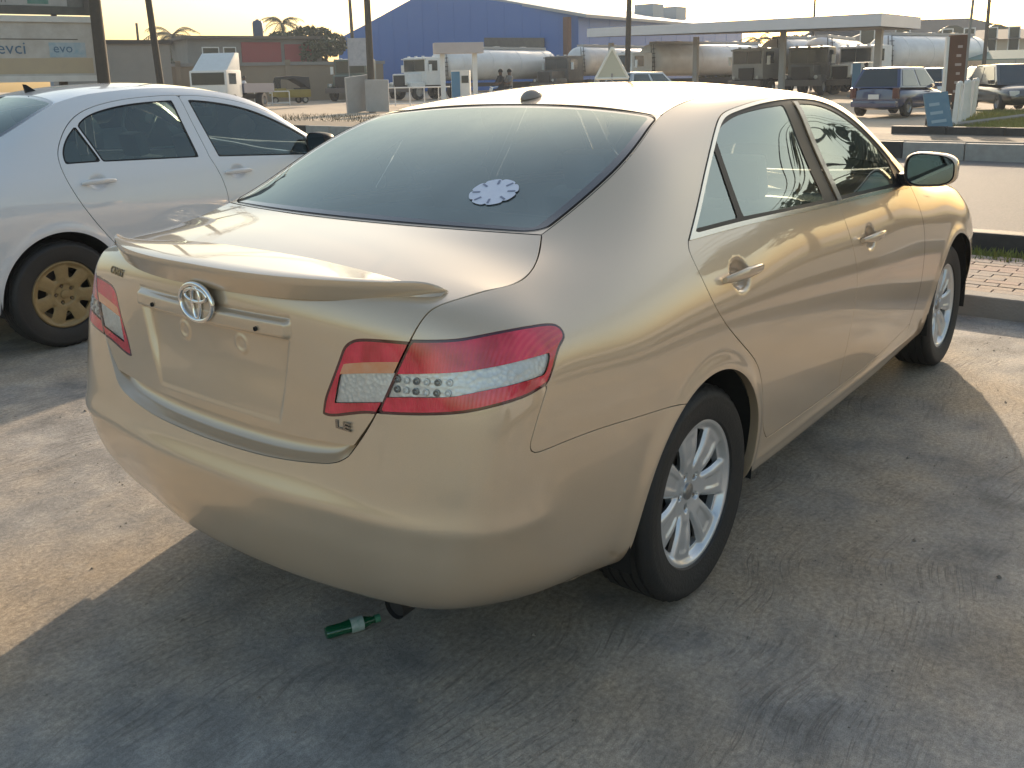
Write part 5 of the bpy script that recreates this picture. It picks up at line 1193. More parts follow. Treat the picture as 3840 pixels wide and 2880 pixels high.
# --- small cars
def small_car(x, y, hd, L, W_, H, m, label, name='hatchback_car', grp=None, hatch=True):
    t = thing(name, label, 'car', on(x, y), hd, grp); w = W_/2; n = 20
    def ring(px, hw, z0, z1, k=3.5):
        o = []
        for i in range(n):
            a = 2*pi*(i+.5)/n; c, s = cos(a), sin(a); o.append((px, hw*np.sign(c)*abs(c)**(2/k), (z0+z1)/2+(z1-z0)/2*np.sign(s)*abs(s)**(2/k)))
        return o
    bz = H*.60; b = MB()
    xs = [(-L/2, .72, .36, .60), (-L/2+.04, .86, .28, bz*.94), (-L/2+.22, .97, .22, bz), (-L*.18, 1., .20, bz), (L*.12, 1., .20, bz*.97), (L*.30, .98, .20, bz*.92), (L/2-.22, .90, .22, bz*.84), (L/2-.05, .78, .26, bz*.72), (L/2, .62, .34, bz*.6)]
    b.loft([ring(px, hw*w, z0, z1) for px, hw, z0, z1 in xs]); b.build('body', m, t, smooth=True)
    rb = -L/2+(.06 if hatch else .75); rt = -L/2+(.42 if hatch else 1.15); fb = L*.26; ft = L*.06
    def q4(xb, zb, xt, zt, inset=0): return xb, zb, xt, zt
    wb, wt = w*.95, w*.72; zb, zt = bz*.97, H
    V = [(rb, -wb, zb), (rb, wb, zb), (fb, wb, zb-.04), (fb, -wb, zb-.04), (rt, -wt, zt-.03), (rt, wt, zt-.03), (ft, wt, zt-.02), (ft, -wt, zt-.02), ((rt+ft)/2, 0, zt+.02)]
    b = MB(); b.add(V, [(0, 4, 5, 1), (2, 6, 7, 3), (1, 5, 6, 2), (0, 3, 7, 4), (4, 8, 5), (5, 8, 6), (6, 8, 7), (7, 8, 4), (0, 1, 2, 3)]); b.build('cabin', m, t, smooth=True, bevel=.05)
    def pane(name, a, bq, c, d, k=.86, off=.008):
        P = [Vector(V[i]) for i in (a, bq, c, d)]; ce = sum(P, Vector())/4; nn = (P[1]-P[0]).cross(P[3]-P[0]).normalized()
        if nn.dot(ce-Vector((0, 0, zb-.3))) < 0: nn = -nn
        Q = [ce+(p-ce)*k+nn*off for p in P]; bb = MB(); bb.add(Q+[q-nn*.02 for q in Q], [(0, 1, 2, 3), (0, 4, 5, 1), (1, 5, 6, 2), (2, 6, 7, 3), (3, 7, 4, 0)]); bb.build(name, M_WGLASS, t)
    pane('rear_window', 0, 1, 5, 4); pane('windscreen', 3, 2, 6, 7)
    for i, j, k2, l in ((1, 2, 6, 5), (0, 3, 7, 4)):
        A, B, Cc, D = [Vector(V[q]) for q in (i, j, k2, l)]
        for f0, f1 in ((.06, .47), (.53, .93)):
            P = [A.lerp(B, f0).lerp(D.lerp(Cc, f0), .10), A.lerp(B, f1).lerp(D.lerp(Cc, f1), .10), A.lerp(B, f1).lerp(D.lerp(Cc, f1), .88), A.lerp(B, f0).lerp(D.lerp(Cc, f0), .88)]
            sg = 1 if A.y > 0 else -1; bb = MB(); bb.add([p+Vector((0, sg*.012, .004)) for p in P]+[p-Vector((0, sg*.01, 0)) for p in P], [(0, 1, 2, 3), (0, 4, 5, 1), (1, 5, 6, 2), (2, 6, 7, 3), (3, 7, 4, 0)]); bb.build('side_window', M_WGLASS, t)
    for s in (1, -1):
        for px in (-L*.32, L*.31): far_wheel(t, px, s*(w-.10), .30, .30, .19)
        part(t, 'tail_lamp', M_DARKRED, (-L/2-.01, -L/2+.10, min(s*w*.70, s*w*.93), max(s*w*.70, s*w*.93), bz*.62, bz*.98), bevel=.02)
        part(t, 'headlamp', M_STEELW, (L/2-.22, L/2-.02, min(s*w*.52, s*w*.82), max(s*w*.52, s*w*.82), bz*.56, bz*.74), bevel=.03)
        part(t, 'door_mirror', m, (L*.17, L*.22, min(s*w*.98, s*w*1.16), max(s*w*.98, s*w*1.16), zb, zb+.13), bevel=.02)
    part(t, 'licence_plate', M_STEELW, (-L/2-.03, -L/2+.02, -.17, .17, bz*.60, bz*.76)); part(t, 'rear_bumper', m, (-L/2-.05, -L/2+.2, -w*.88, w*.88, .30, .50), bevel=.06, smooth=True)
    return t
M_NAVY = paint('navy_paint', (.012, .030, .115), metal=.0, dust=.02)
M_SILVC = paint('silver_paint', (.42, .44, .45), metal=.5, dust=.1)
M_TEALC = paint('pale_teal_paint', (.30, .36, .36), metal=.3, dust=.1)
M_BLACKC = paint('black_paint', (.02, .02, .022), metal=.1, dust=.15)
X, Y = 29.447, 7.000; small_car(X, Y, facing(X, Y)+pi-radians(24), 3.75, 1.66, 1.52, M_NAVY, 'navy blue hatchback seen from behind on the sandy forecourt')
X, Y = 37.470, 7.960; small_car(X, Y, facing(X, Y)+pi-radians(20), 4.2, 1.70, 1.45, M_SILVC, 'silver saloon half hidden to the right of the blue hatchback', 'saloon_car', hatch=False)
X, Y = 48.587, 8.692; small_car(X, Y, facing(X, Y)-radians(60), 4.3, 1.72, 1.45, M_TEALC, 'pale saloon between the white posts and the green awning', 'saloon_car', hatch=False)
X, Y = 33.110, 4.483; small_car(X, Y, facing(X, Y)+radians(20), 4.0, 1.72, 1.55, M_BLACKC, 'black car facing us at the right edge of the grass')
X, Y = 32.326, 18.017; small_car(X, Y, facing(X, Y)+pi-radians(40), 4.1, 1.70, 1.52, M_SILVC, 'silver car beside the triangular sign, only its roof showing above the gold roof')

# --- yellow three-wheeler
def tricycle(x, y, hd):
    t = thing('motor_tricycle', 'yellow motor tricycle with dark hood in front of the brown wall', 'tricycle', on(x, y), hd)
    ye = mat('tricycle_yellow', (.30, .22, .03), .5, var=(3, .5, (.18, .13, .03), 5)); dk = mat('canvas_dark', (.035, .032, .03), .85)
    part(t, 'tub', ye, (-1.25, .35, -.62, .62, .36, .86), bevel=.10, smooth=True)
    b = MB(); b.loft([[(.35, -.55, .36), (.35, .55, .36), (.35, .55, .95), (.35, -.55, .95)], [(.95, -.42, .42), (.95, .42, .42), (.90, .42, .95), (.90, -.42, .95)], [(1.22, -.18, .50), (1.22, .18, .50), (1.15, .18, .90), (1.15, -.18, .90)]]); b.build('nose', ye, t, smooth=True, bevel=.05)
    b = MB(); b.loft([[(-1.25, -.60, .86), (-1.25, .60, .86), (-1.20, .55, 1.62), (-1.20, -.55, 1.62)], [(-.2, -.62, .86+.62), (-.2, .62, .86+.62), (-.2, .58, 1.70), (-.2, -.58, 1.70)], [(.62, -.58, 1.5), (.62, .58, 1.5), (.60, .55, 1.66), (.60, -.55, 1.66)]]); b.build('hood_cover', dk, t, smooth=True, bevel=.06)
    part(t, 'windscreen', M_WGLASS, (.66, .69, -.48, .48, .95, 1.55)); part(t, 'bench', dk, (-1.1, -.55, -.52, .52, .70, .95), (-1.15, -1.0, -.52, .52, .9, 1.35), bevel=.04)
    for s in (1, -1):
        b = MB(); b.tube([(.88, s*.45, .92), (.62, s*.55, 1.6)], .025, 6); b.build('hood_post', dk, t)
        far_wheel(t, -.85, s*.52, .22, .22, .12)
    far_wheel(t, .92, .03, .22, .22, .12); part(t, 'headlight', M_STEELW, (1.18, 1.24, -.09, .09, .62, .80), bevel=.02)
X, Y = 35.726, 45.687; tricycle(X, Y, facing(X, Y)-radians(68))
# --- white box lorry
def lorry(x, y, hd):
    t = thing('box_lorry', 'white lorry cab with sloping wind deflector behind the white sedan', 'truck', on(x, y), hd)
    part(t, 'cab', M_STEELW, (-1.7, 0, -1.05, 1.05, .62, 2.05), bevel=.10, smooth=True)
    b = MB(); b.add([(-1.7, -1.0, 2.03), (-.2, -1.0, 2.03), (-.2, 1.0, 2.03), (-1.7, 1.0, 2.03), (-1.7, -1., 2.95), (-1.35, -.95, 2.95), (-1.35, .95, 2.95), (-1.7, 1., 2.95)], [(0, 3, 2, 1), (4, 5, 6, 7), (0, 1, 5, 4), (1, 2, 6, 5), (2, 3, 7, 6), (3, 0, 4, 7)]); b.build('wind_deflector', M_STEELW, t, smooth=True, bevel=.06)
    part(t, 'windscreen', M_WGLASS, (-.02, .02, -.92, .92, 1.30, 1.92))
    for s in (1, -1): part(t, 'side_window', M_WGLASS, (-1.05, -.25, s*1.045 if s > 0 else -1.06, 1.06 if s > 0 else -1.045, 1.32, 1.88)); far_wheel(t, -.75, s*.92, .42, .42, .26); far_wheel(t, -4.2, s*.92, .42, .42, .4); part(t, 'headlamp', M_STEELW, (-.02, .03, min(s*.55, s*.9), max(s*.55, s*.9), .82, .98))
    part(t, 'bumper', M_DARKC, (-.05, .06, -1.05, 1.05, .45, .75), bevel=.04); part(t, 'chassis', M_CHASS, (-5.5, -.3, -.4, .4, .5, .75)); part(t, 'flatbed', mat('flatbed_blue', (.05, .07, .13), .6), (-5.6, -1.8, -1.1, 1.1, .85, 1.35))
X, Y = 26.855, 41.048; lorry(X, Y, facing(X, Y)-radians(28))

# --- fuel station: big canopy, pump shelter, pumps, railing
def canopy():
    t = thing('fuel_canopy', 'long pale flat canopy of the fuel station on slim columns', 'canopy', on(*CAN[0][:2]))
    b = MB(); z = [p[2] for p in CAN]; P = [Vector(p) for p in CAN]; o = Vector(t.location)
    top = [p-o for p in P]; bot = [p-o-Vector((0, 0, .56)) for p in P]
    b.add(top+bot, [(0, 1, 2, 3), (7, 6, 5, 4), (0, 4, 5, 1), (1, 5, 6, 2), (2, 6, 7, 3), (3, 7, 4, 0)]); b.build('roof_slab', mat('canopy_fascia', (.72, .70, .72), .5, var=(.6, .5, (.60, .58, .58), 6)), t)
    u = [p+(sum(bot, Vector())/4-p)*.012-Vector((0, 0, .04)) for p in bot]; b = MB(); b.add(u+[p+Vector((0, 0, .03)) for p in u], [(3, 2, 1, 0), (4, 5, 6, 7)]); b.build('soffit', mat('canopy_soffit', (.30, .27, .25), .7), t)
    for (cx, cy, w) in CCOL:
        gz = G(cx, cy); zt = min(z)-.8+.6; q = MB(); q.box(cx-w-o.x, cx+w-o.x, cy-w-o.y, cy+w-o.y, gz-o.z, zt-o.z); q.build('column', mat('canopy_column', (.34, .33, .31), .6, var=(2, .5, (.25, .22, .20), 6)), t)
CAN = [(52.658, 34.536, 4.946), (41.670, 11.506, 4.158), (47.914, 11.504, 4.222), (61.769, 35.019, 5.479)]
CCOL = [(45.000, 12.586, .15), (47.661, 18.482, .14), (51.056, 25.433, .14), (53.554, 33.153, .14)]
canopy()
def shelter(x, y, hd):
    t = thing('pump_shelter', 'small flat roofed pump shelter on two white posts', 'shelter', on(x, y), hd)
    part(t, 'roof_slab', mat('shelter_fascia', (.52, .47, .46), .6, var=(2, .5, (.40, .36, .35), 5)), (-.45, .45, -1.18, 1.18, 2.55, 3.05), bevel=.02)
    for s in (-.78, .78): part(t, 'post', M_STEELW, (-.10, .10, s-.11, s+.11, 0, 2.56))
X, Y = 32.240, 28.371; shelter(X, Y, facing(X, Y)+radians(6))
def pump(x, y, hd, label):
    t = thing('fuel_pump', label, 'fuel pump', on(x, y), hd, 'fuel pumps')
    part(t, 'plinth', M_KERBC, (-.4, .4, -.6, .6, 0, .15)); part(t, 'cabinet', M_STEELW, (-.22, .22, -.46, .46, .15, 1.75), bevel=.03)
    part(t, 'blue_panel', mat('pump_blue', (.06, .19, .34), .4), (.215, .24, -.44, -.02, .2, 1.70)); part(t, 'display', M_WGLASS, (.215, .235, .06, .40, 1.15, 1.5))
    b = MB(); b.tube([(.1, -.48, 1.2), (.12, -.56, .7), (.12, -.52, .4), (.1, -.48, 1.0)], .02, 6); b.build('hose', M_RUB, t)
X, Y = 32.750, 28.699; pump(X, Y, facing(X, Y)-radians(8), 'white and blue fuel pump under the small pump shelter')
X, Y = 47.181, 13.980; pump(X, Y, facing(X, Y)-radians(20), 'dark fuel pump beside the right canopy column')
def railing(x, y, hd, L, label, n=7, h=.95):
    t = thing('railing', label, 'railing', on(x, y), hd)
    for z in (.12, h): b = MB(); b.tube([(0, -L/2, z), (0, L/2, z)], .035, 6); b.build('rail', M_STEELW, t)
    for q in np.linspace(-L/2, L/2, n): b = MB(); b.tube([(0, q, 0), (0, q, h)], .03, 6); b.build('post', M_STEELW, t)
X, Y = 33.465, 32.931; railing(X, Y, facing(X, Y)+radians(8), 4.6, 'white tubular railing left of the pump shelter')
X, Y = 32.298, 44.541; railing(X, Y, facing(X, Y), 4.0, 'low white railing left of the yellow tricycle', 5, .8)
# leaning concrete panels round the utility pole
def panel(x, y, hd, w, h, tilt, label, m):
    M = Matrix.Rotation(tilt, 4, 'X') @ Matrix.Rotation(.10, 4, 'Y'); b = MB(); b.box(-.06, .06, -w/2, w/2, 0, h, M); o = b.build('concrete_panel', m, None, bevel=.02); o.location = on(x, y); o.rotation_euler = (0, 0, hd); tag(o, label, 'panel', 'panels leaning at the utility pole')
M_PANEL = mat('pale_concrete', (.45, .44, .43), .85, var=(3, .6, (.33, .31, .29), 7), bump=(20, .4))
X, Y = 27.202, 29.957; panel(X, Y, facing(X, Y)+radians(38), 1.5, 1.62, .10, 'pale concrete panel turned away, left foot of the utility pole', M_PANEL)
X, Y = 27.415, 29.070; panel(X, Y, facing(X, Y)-radians(10), 1.05, 1.42, -.03, 'grey concrete panel facing us at the right foot of the utility pole', M_PANEL)

# --- poles, wires, lamp, signs
def pole(name, x, y, h, r, lean, label, m=M_POLE, cat='pole', arm=True, grp='utility poles'):
    t = thing(name, label, cat, on(x, y), 0, grp)
    b = MB(); b.tube([(0, 0, -.2), (lean[0]*.5, lean[1]*.5, h*.5), (lean[0], lean[1], h)], [r, r*.85, r*.7], 10); b.build('shaft', m, t, smooth=True)
    if arm:
        p = part(t, 'crossarm', m, (-.06+lean[0], .06+lean[0], -.9+lean[1], .9+lean[1], h-.5, h-.36))
        for q in (-.8, -.3, .3, .8): b = MB(); b.lathe([(0, .16), (.04, .14), (.05, .05), (.02, 0)], 8, Matrix.Translation((lean[0], q+lean[1], h-.36))); b.build('insulator', M_STEELW, p)
    return t
X, Y = 9.434, 19.497; pole('utility_pole', X, Y, 7.6, .155, (.12, .30), 'thick dark utility pole right of the billboard'); PA = (X+.12, Y+.30, G(X, Y)+7.2)
X, Y = 15.018, 26.080; pole('utility_pole', X, Y, 8.6, .12, (-.2, .45), 'slim utility pole in front of the palm, above the white sedan'); PB = (X-.2, Y+.45, G(X, Y)+8.2)
X, Y = 27.389, 29.371; pole('utility_pole', X, Y, 9.4, .175, (0, 0), 'tall grey utility pole behind the concrete panels'); PC = (X, Y, G(X, Y)+9.0)
X, Y = 31.885, 18.760; pole('utility_pole', X, Y, 9.0, .125, (.15, -.15), 'utility pole in front of the blue warehouse beside the triangular sign'); PD = (X+.15, Y-.15, G(X, Y)+8.6)
X, Y = 48.354, 53.299; pole('utility_pole', X, Y, 10.0, .16, (.1, .3), 'thin far utility pole at the left eave of the blue warehouse'); PE = (X, Y, G(X, Y)+9.4)
X, Y = 43.483, 75.475; pole('utility_pole', X, Y, 6.5, .14, (0, 0), 'short far pole left of the slim palm', arm=False)
X, Y = 56.435, 10.247; pole('utility_pole', X, Y, 6.8, .12, (0, 0), 'thin far pole above the right building', arm=False)
X, Y = 63.198, 22.688; pole('utility_pole', X, Y, 7.2, .10, (0, 0), 'thin far pole under the middle of the canopy', arm=False)
def wire(a, bq, sag, label, off=0.):
    P = [(a[0]+(bq[0]-a[0])*t, a[1]+(bq[1]-a[1])*t+off, a[2]+(bq[2]-a[2])*t-sag*4*t*(1-t)) for t in np.linspace(0, 1, 17)]
    b = MB(); b.tube(P, .03, 4, False); o = b.build('overhead_wire', M_WIRE); tag(o, label, 'wire', 'overhead wires strung between the utility poles')
ORD = ('lowest', 'second lowest', 'second highest', 'highest')
for k, o_ in enumerate((-.8, -.3, .3, .8)):
    wire(PA, PE, 1.4+.25*(3-k), '%s wire running from the thick dark pole towards the warehouse' % ORD[k], o_)
    wire(PB, PC, 1.0+.2*(3-k), '%s wire between the slim pole and the tall grey pole' % ORD[k], o_)
    wire(PC, (PC[0]+14, PC[1]+30, PC[2]+.5), .8+.2*(3-k), '%s wire leaving the tall grey pole to the far left' % ORD[k], o_)
def lamp_post(x, y):
    t = thing('street_lamp', 'tall thin street lamp rising above the right building', 'lamp', on(x, y))
    b = MB(); b.tube([(0, 0, 0), (-.02, -.03, 2), (-.05, -.12, 4.5)], [.05, .04, .035], 8); b.build('shaft', M_POLEG, t)
    M = Matrix.Translation((-.05, -.13, 4.75)) @ Matrix.Rotation(.15, 4, 'X'); part(t, 'lamp_head', mat('lamp_head_grey', (.22, .21, .20), .6), (-.05, .05, -.13, .13, -.27, .30), bevel=.02, M=M)
X, Y = 25.992, 4.361; lamp_post(X, Y)
def tri_sign(x, y, hd):
    t = thing('triangular_sign', 'white triangular road sign behind the gold roof', 'sign', on(x, y), hd)
    b = MB(); b.tube([(0, 0, 0), (0, 0, 1.5)], .035, 8); b.build('post', M_POLEG, t)
    h = .82; P = [(-.52, 0), (.52, 0), (0, .95)]; b = MB()
    for i in range(3):
        a, c = P[i], P[(i+1) % 3]; b.tube([(.0, a[0], 1.35+a[1]), (.0, c[0], 1.35+c[1])], .045, 6)
    b.build('rim', mat('sign_white', (.80, .79, .72), .4), t); b = MB(); b.add([(-.01, p[0]*.9, 1.37+p[1]*.92) for p in P]+[(.01, p[0]*.9, 1.37+p[1]*.92) for p in P], [(0, 1, 2), (5, 4, 3), (0, 3, 4, 1), (1, 4, 5, 2), (2, 5, 3, 0)]); b.build('plate', mat('sign_pale', (.52, .52, .42), .5), t)
X, Y = 23.104, 13.948; tri_sign(X, Y, facing(X, Y)+radians(10))
def billboard():
    x, y = 6.915, 21.229; hd = facing(x, y)+radians(4); t = thing('billboard', 'faded white framed billboard with worn blue lettering behind the white sedan', 'billboard', on(x, y), hd)
    w = 3.05; z0, z1 = 1.779-G(x, y), 3.204-G(x, y)
    part(t, 'board', mat('faded_print', (.60, .57, .52), .7, var=(2.2, .9, (.40, .36, .31), 8), bump=(6, .2)), (-.05, .0, -w, w, z0, z1))
    part(t, 'sand_band', mat('print_ochre', (.50, .41, .27), .7, var=(3, .6, (.42, .33, .25), 6)), (.0, .006, -w+.15, w-.16, z0+.14, z0+.50))
    part(t, 'blue_patch', mat('print_teal', (.24, .38, .46), .7, var=(5, .9, (.52, .53, .52), 6)), (.0, .007, 1.95, 2.75, z0+.52, z0+.86))
    fm = mat('frame_offwhite', (.70, .68, .63), .6, var=(4, .5, (.50, .46, .42), 6))
    for a, b2, c, d in ((-w-.06, w+.06, z1-.10, z1+.04), (-w-.06, w+.06, z0-.05, z0+.09)): part(t, 'frame_rail', fm, (-.06, .05, a, b2, c, d))
    for a, b2 in ((-w-.07, -w+.09), (w-.09, w+.07)): part(t, 'frame_stile', fm, (-.061, .051, a, b2, z0-.05, z1+.04))
    for s in (-2.2, 2.2): part(t, 'leg', M_POLE, (-.16, -.06, s-.08, s+.08, 0, z1))
    for body, yy, sz in (('evci', 1.15, .40), ('ini', .05, .36), ('evo', 2.25, .30)):
        txt('print_letters', body, sz, mat('print_blue', (.10, .17, .25), .7), t, (.008, yy, z0+.72), Matrix(((0, 0, 1), (1, 0, 0), (0, 1, 0))).to_euler(), .001)
    for zz, a, b2 in ((z1-.42, -2.4, .2), (z1-.50, .3, 2.6)): part(t, 'seam', M_POLE, (.0, .006, a, b2, zz, zz+.018))
    t2 = thing('billboard', 'upper dark framed billboard hanging above the faded one', 'billboard', on(x-.1, y+.12), hd); q0 = z1+.16
    part(t2, 'board', mat('print_dark', (.10, .095, .09), .6, var=(1.6, .95, (.26, .25, .22), 6)), (-.05, .0, -w+.1, w, q0, q0+2.6)); 
    for a, b2, c, d in ((-w+.05, w+.05, q0-.08, q0+.10), (-w+.05, w+.05, q0+2.5, q0+2.65)): part(t2, 'frame_rail', M_DARKC, (-.06, .05, a, b2, c, d))
    for a, b2 in ((-w+.02, -w+.20), (w-.1, w+.08)): part(t2, 'frame_stile', M_DARKC, (-.061, .052, a, b2, q0-.08, q0+2.65))
    part(t2, 'green_patch', mat('print_green', (.05, .20, .15), .6, var=(6, .7, (.30, .36, .32), 5)), (.0, .007, 1.75, 2.2, q0+.16, q0+.75)); part(t2, 'pale_patch', mat('print_pale', (.50, .48, .45), .6, var=(4, .7, (.28, .27, .25), 5)), (.0, .006, -.2, 2.6, q0+.12, q0+.9))
    txt('print_letters', 'Sawari', .20, M_DARKC, t2, (.009, 1.05, q0+.24), Matrix(((0, 0, 1), (1, 0, 0), (0, 1, 0))).to_euler(), .001)
    for s in (-2.3, 2.3): part(t2, 'leg', M_POLE, (-.16, -.06, s-.06, s+.06, 0, q0+2.6))
billboard()
def totem(x, y, hd):
    t = thing('price_totem', 'rust red price totem beside the white posts', 'sign', on(x, y), hd); part(t, 'base', M_KERBC, (-.15, .15, -.3, .3, 0, .35))
    tb = part(t, 'column', M_RUST, (-.10, .10, -.24, .24, .55, 2.35), bevel=.02)
    for k in range(6): part(tb, 'price_mark', mat('totem_pale', (.45, .36, .33), .6), (.10, .106, -.06+.02*(k % 3), .08+.02*(k % 2), .80+k*.24, .87+k*.24))
    part(t, 'side_frame', M_STEELW, (-.12, .12, -.31, -.245, .2, 2.3)); part(t, 'leg', M_CHASS, (-.05, .05, -.05, .05, .3, .6))
X, Y = 25.943, 4.576; totem(X, Y, facing(X, Y)+radians(12))
def a_board(x, y, hd):
    t = thing('sign_board', 'blue leaning advert board at the corner of the grass', 'sign', on(x, y), hd); M = Matrix.Rotation(-.28, 4, 'Y') @ Matrix.Rotation(.12, 4, 'X')
    part(t, 'face', mat('board_blue', (.09, .19, .27), .5, var=(5, .7, (.16, .27, .33), 6)), (-.02, .02, -.27, .27, 0, .98), M=M)
    for k in range(3): part(t, 'print_line', mat('board_pale', (.33, .42, .46), .6), (.021, .024, -.18, .15-.05*k, .28+.2*k, .35+.2*k), M=M)
    M2 = Matrix.Translation((-.45, 0, 0)) @ Matrix.Rotation(.20, 4, 'Y'); part(t, 'strut', M_DARKC, (-.02, .02, -.25, .25, 0, .92), M=M2)
X, Y = 20.638, 3.543; a_board(X, Y, facing(X, Y)+radians(18))
for k, u_ in enumerate(((22.643, 3.754), (23.641, 3.875), (24.831, 4.055), (26.022, 4.227), (27.407, 4.445), (28.987, 4.711))):
    b = MB(); b.box(-.055, .055, -.055, .055, -.1, 1.12-.03*(k % 3)); b.lathe([(.075, 1.06), (.05, 1.14), (0, 1.16)], 8); o = b.build('bollard_post', M_STEELW); o.location = on(*u_); o.rotation_euler = (.03*(-1)**k, .05-.02*k, .3*k); tag(o, ['slim white post nearest the blue advert board', 'second white post from the blue advert board', 'third white post from the blue advert board', 'third farthest white post of the row by the grass', 'second farthest white post of the row by the grass', 'farthest white post of the row by the grass'][k], 'post', 'white posts along the grass')

# ------------------------------------------------------------------ buildings
def poly3(name, pts, m, parent, th=.2):
    """flat slab from 3-D corner points (in the parent's frame), given thickness along its normal"""
    P = [Vector(p) for p in pts]; n = (P[1]-P[0]).cross(P[2]-P[0]).normalized()*th; k = len(P)
    b = MB(); b.add(P+[p-n for p in P], [tuple(range(k)), tuple(range(2*k-1, k-1, -1))]+[(i, k+i, k+(i+1) % k, (i+1) % k) for i in range(k)]); return b.build(name, m, parent)
M_BLUEW = mat('blue_sheet', (.035, .135, .42), .5, var=(.25, .5, (.05, .16, .44), 5)); M_BLUER = mat('pale_blue_roof', (.36, .385, .41), .5, var=(.3, .5, (.28, .30, .33), 5))
def ribbed(root, a, bq, z0, ztop, m, name='wall_panel', n=24, th=.12):
    """wall of upright sheets between two ground points; ztop(t) gives the top"""
    A = Vector(a); B = Vector(bq); d = (B-A); nn = Vector((d.y, -d.x, 0)).normalized()
    for i in range(n):
        t0, t1 = i/n, (i+1)/n; p, q = A+d*t0, A+d*t1
        poly3(name, [Vector((p.x, p.y, z0))+nn*(.018*(i % 2)), Vector((q.x, q.y, z0))+nn*(.018*(i % 2)), Vector((q.x, q.y, ztop(t1)))+nn*(.018*(i % 2)), Vector((p.x, p.y, ztop(t0)))+nn*(.018*(i % 2))], m, root, th)
def warehouse():
    ax, ay = 62.751, 71.287; bx, by = 63.918, 42.881; cx, cy = 108.624, 48.783; px, py = 64.271, 59.298
    t = thing('warehouse', 'big blue sheet metal warehouse with a steep gable behind the tankers', 'building', (0, 0, 0)); g0 = G(ax, ay)
    zl, za, zr, zc = 5.976, 9.884, 6.914, 7.486
    A = Vector((ax, ay, 0)); B = Vector((bx, by, 0)); D = Vector((cx, cy, 0)); q0 = (Vector((px, py, 0))-A).length/(B-A).length
    top = lambda q: zl+(za-zl)*q/q0 if q < q0 else za+(zr-za)*(q-q0)/(1-q0)
    ribbed(t, A, B, g0, top, M_BLUEW, n=30); ribbed(t, B, D, g0, lambda q: zr+(zc-zr)*q-.1, M_BLUEW, n=22)
    rf = (123.221, 59.994, 9.383)
    poly3('roof_slope', [(bx-.6, by-1.2, zr-.15), (cx, cy, zc), rf, (px, py, za+.3)], M_BLUER, t, .25)
    poly3('roof_slope', [(px, py, za+.2), rf, (rf[0]-14, rf[1]+30, zl), (ax, ay, zl+.1)], M_BLUER, t, .25)
    n = Vector(((B-A).y, -(B-A).x, 0)).normalized()
    if n.dot(Vector((-2.3, -2., 0))-A) < 0: n = -n
    p = A.lerp(B, .66)+n*.3; q = A.lerp(B, .885)+n*.3
    poly3('window_band', [(p.x, p.y, 4.534), (q.x, q.y, 4.287), (q.x, q.y, 5.092), (p.x, p.y, 5.380)], M_DARKC, t, .1)
    dx, dy = 62.980, 43.364; part(t, 'downpipe', M_RUST, (dx-.25, dx+.25, dy-.25, dy+.25, g0, zr-.3))
    for u_ in ((92.977, 52.966, 9.676), (97.750, 52.634, 9.576)): part(t, 'roof_vent', M_BLUER, (u_[0]-1.2, u_[0]+1.2, u_[1]-1.2, u_[1]+1.2, u_[2]-2.2, u_[2]))
warehouse()
def house(name, label, x, y, hd, w, d, h, wall, roof=None, rh=0., over=.5, wins=(), cat='building'):
    """block with its front at local x = 0 facing +x; wins: (y0, y1, z0, z1, kind)"""
    t = thing(name, label, cat, on(x, y, -.2), hd); part(t, 'wall', wall, (-d, 0, -w/2, w/2, 0, h+.2))
    if roof is not None:
        if rh <= 0: part(t, 'roof', roof, (-d-over, over, -w/2-over, w/2+over, h+.2, h+.42))
        else:
            b = MB(); a = w/2+over; q = d/2+over; r = max(0., a-q*.9); z = h+.2
            b.add([(over, -a, z), (over, a, z), (-d-over, a, z), (-d-over, -a, z), (-d/2, -r, z+rh), (-d/2, r, z+rh)], [(0, 1, 5, 4), (1, 2, 5), (2, 3, 4, 5), (3, 0, 4), (0, 3, 2, 1)]); b.build('roof', roof, t)
    for y0, y1, z0, z1, k in wins:
        if k == 'win':
            o = part(t, 'window', M_STEELW, (-.05, .06, y0, y1, z0, z1)); part(o, 'pane', M_WGLASS, (.06, .07, y0+.08, y1-.08, z0+.08, z1-.08))
        elif k == 'door': part(t, 'door', M_DARKC, (-.05, .05, y0, y1, z0, z1))
        elif k == 'arch':
            b = MB(); n = 14; c = (y0+y1)/2; r = (y1-y0)/2; zz = z1-r; P = [(y0, z0), (y1, z0)]+[(c+r*cos(pi*i/n), zz+r*sin(pi*i/n)) for i in range(n+1)]
            b.add([(.06, p, q) for p, q in P]+[(-.3, p, q) for p, q in P], [tuple(range(len(P))), tuple(range(2*len(P)-1, len(P)-1, -1))]+[(i, len(P)+i, len(P)+(i+1) % len(P), (i+1) % len(P)) for i in range(len(P))]); b.build('arched_window', M_WGLASS, t)
        else: part(t, k[0], k[1], (-.05, .12, y0, y1, z0, z1))
    return t
M_RENDER = mat('grey_render', (.27, .255, .235), .9, var=(.8, .6, (.19, .18, .165), 7)); M_TANW = mat('tan_wall', (.30, .235, .165), .9, var=(.7, .6, (.22, .17, .125), 7)); M_BEIGE = mat('beige_wall', (.50, .43, .33), .9, var=(.5, .4, (.40, .34, .27), 6))
M_ROOFB = mat('brown_roof', (.155, .125, .10), .8, var=(.8, .5, (.11, .09, .075), 6)); M_ROOFD = mat('dark_roof', (.06, .05, .045), .8); M_ROOFG = mat('grey_sheet_roof', (.20, .21, .23), .6); M_REDP = mat('red_signboard', (.33, .05, .05), .6, var=(3, .5, (.25, .06, .06), 5))
X, Y = 26.234, 48.485; house('grey_building', 'plain grey rendered block right of the billboard', X, Y, facing(X, Y)+radians(8), 5.6, 8, 4.022-G(X, Y), M_RENDER, M_ROOFD, 0, .15)
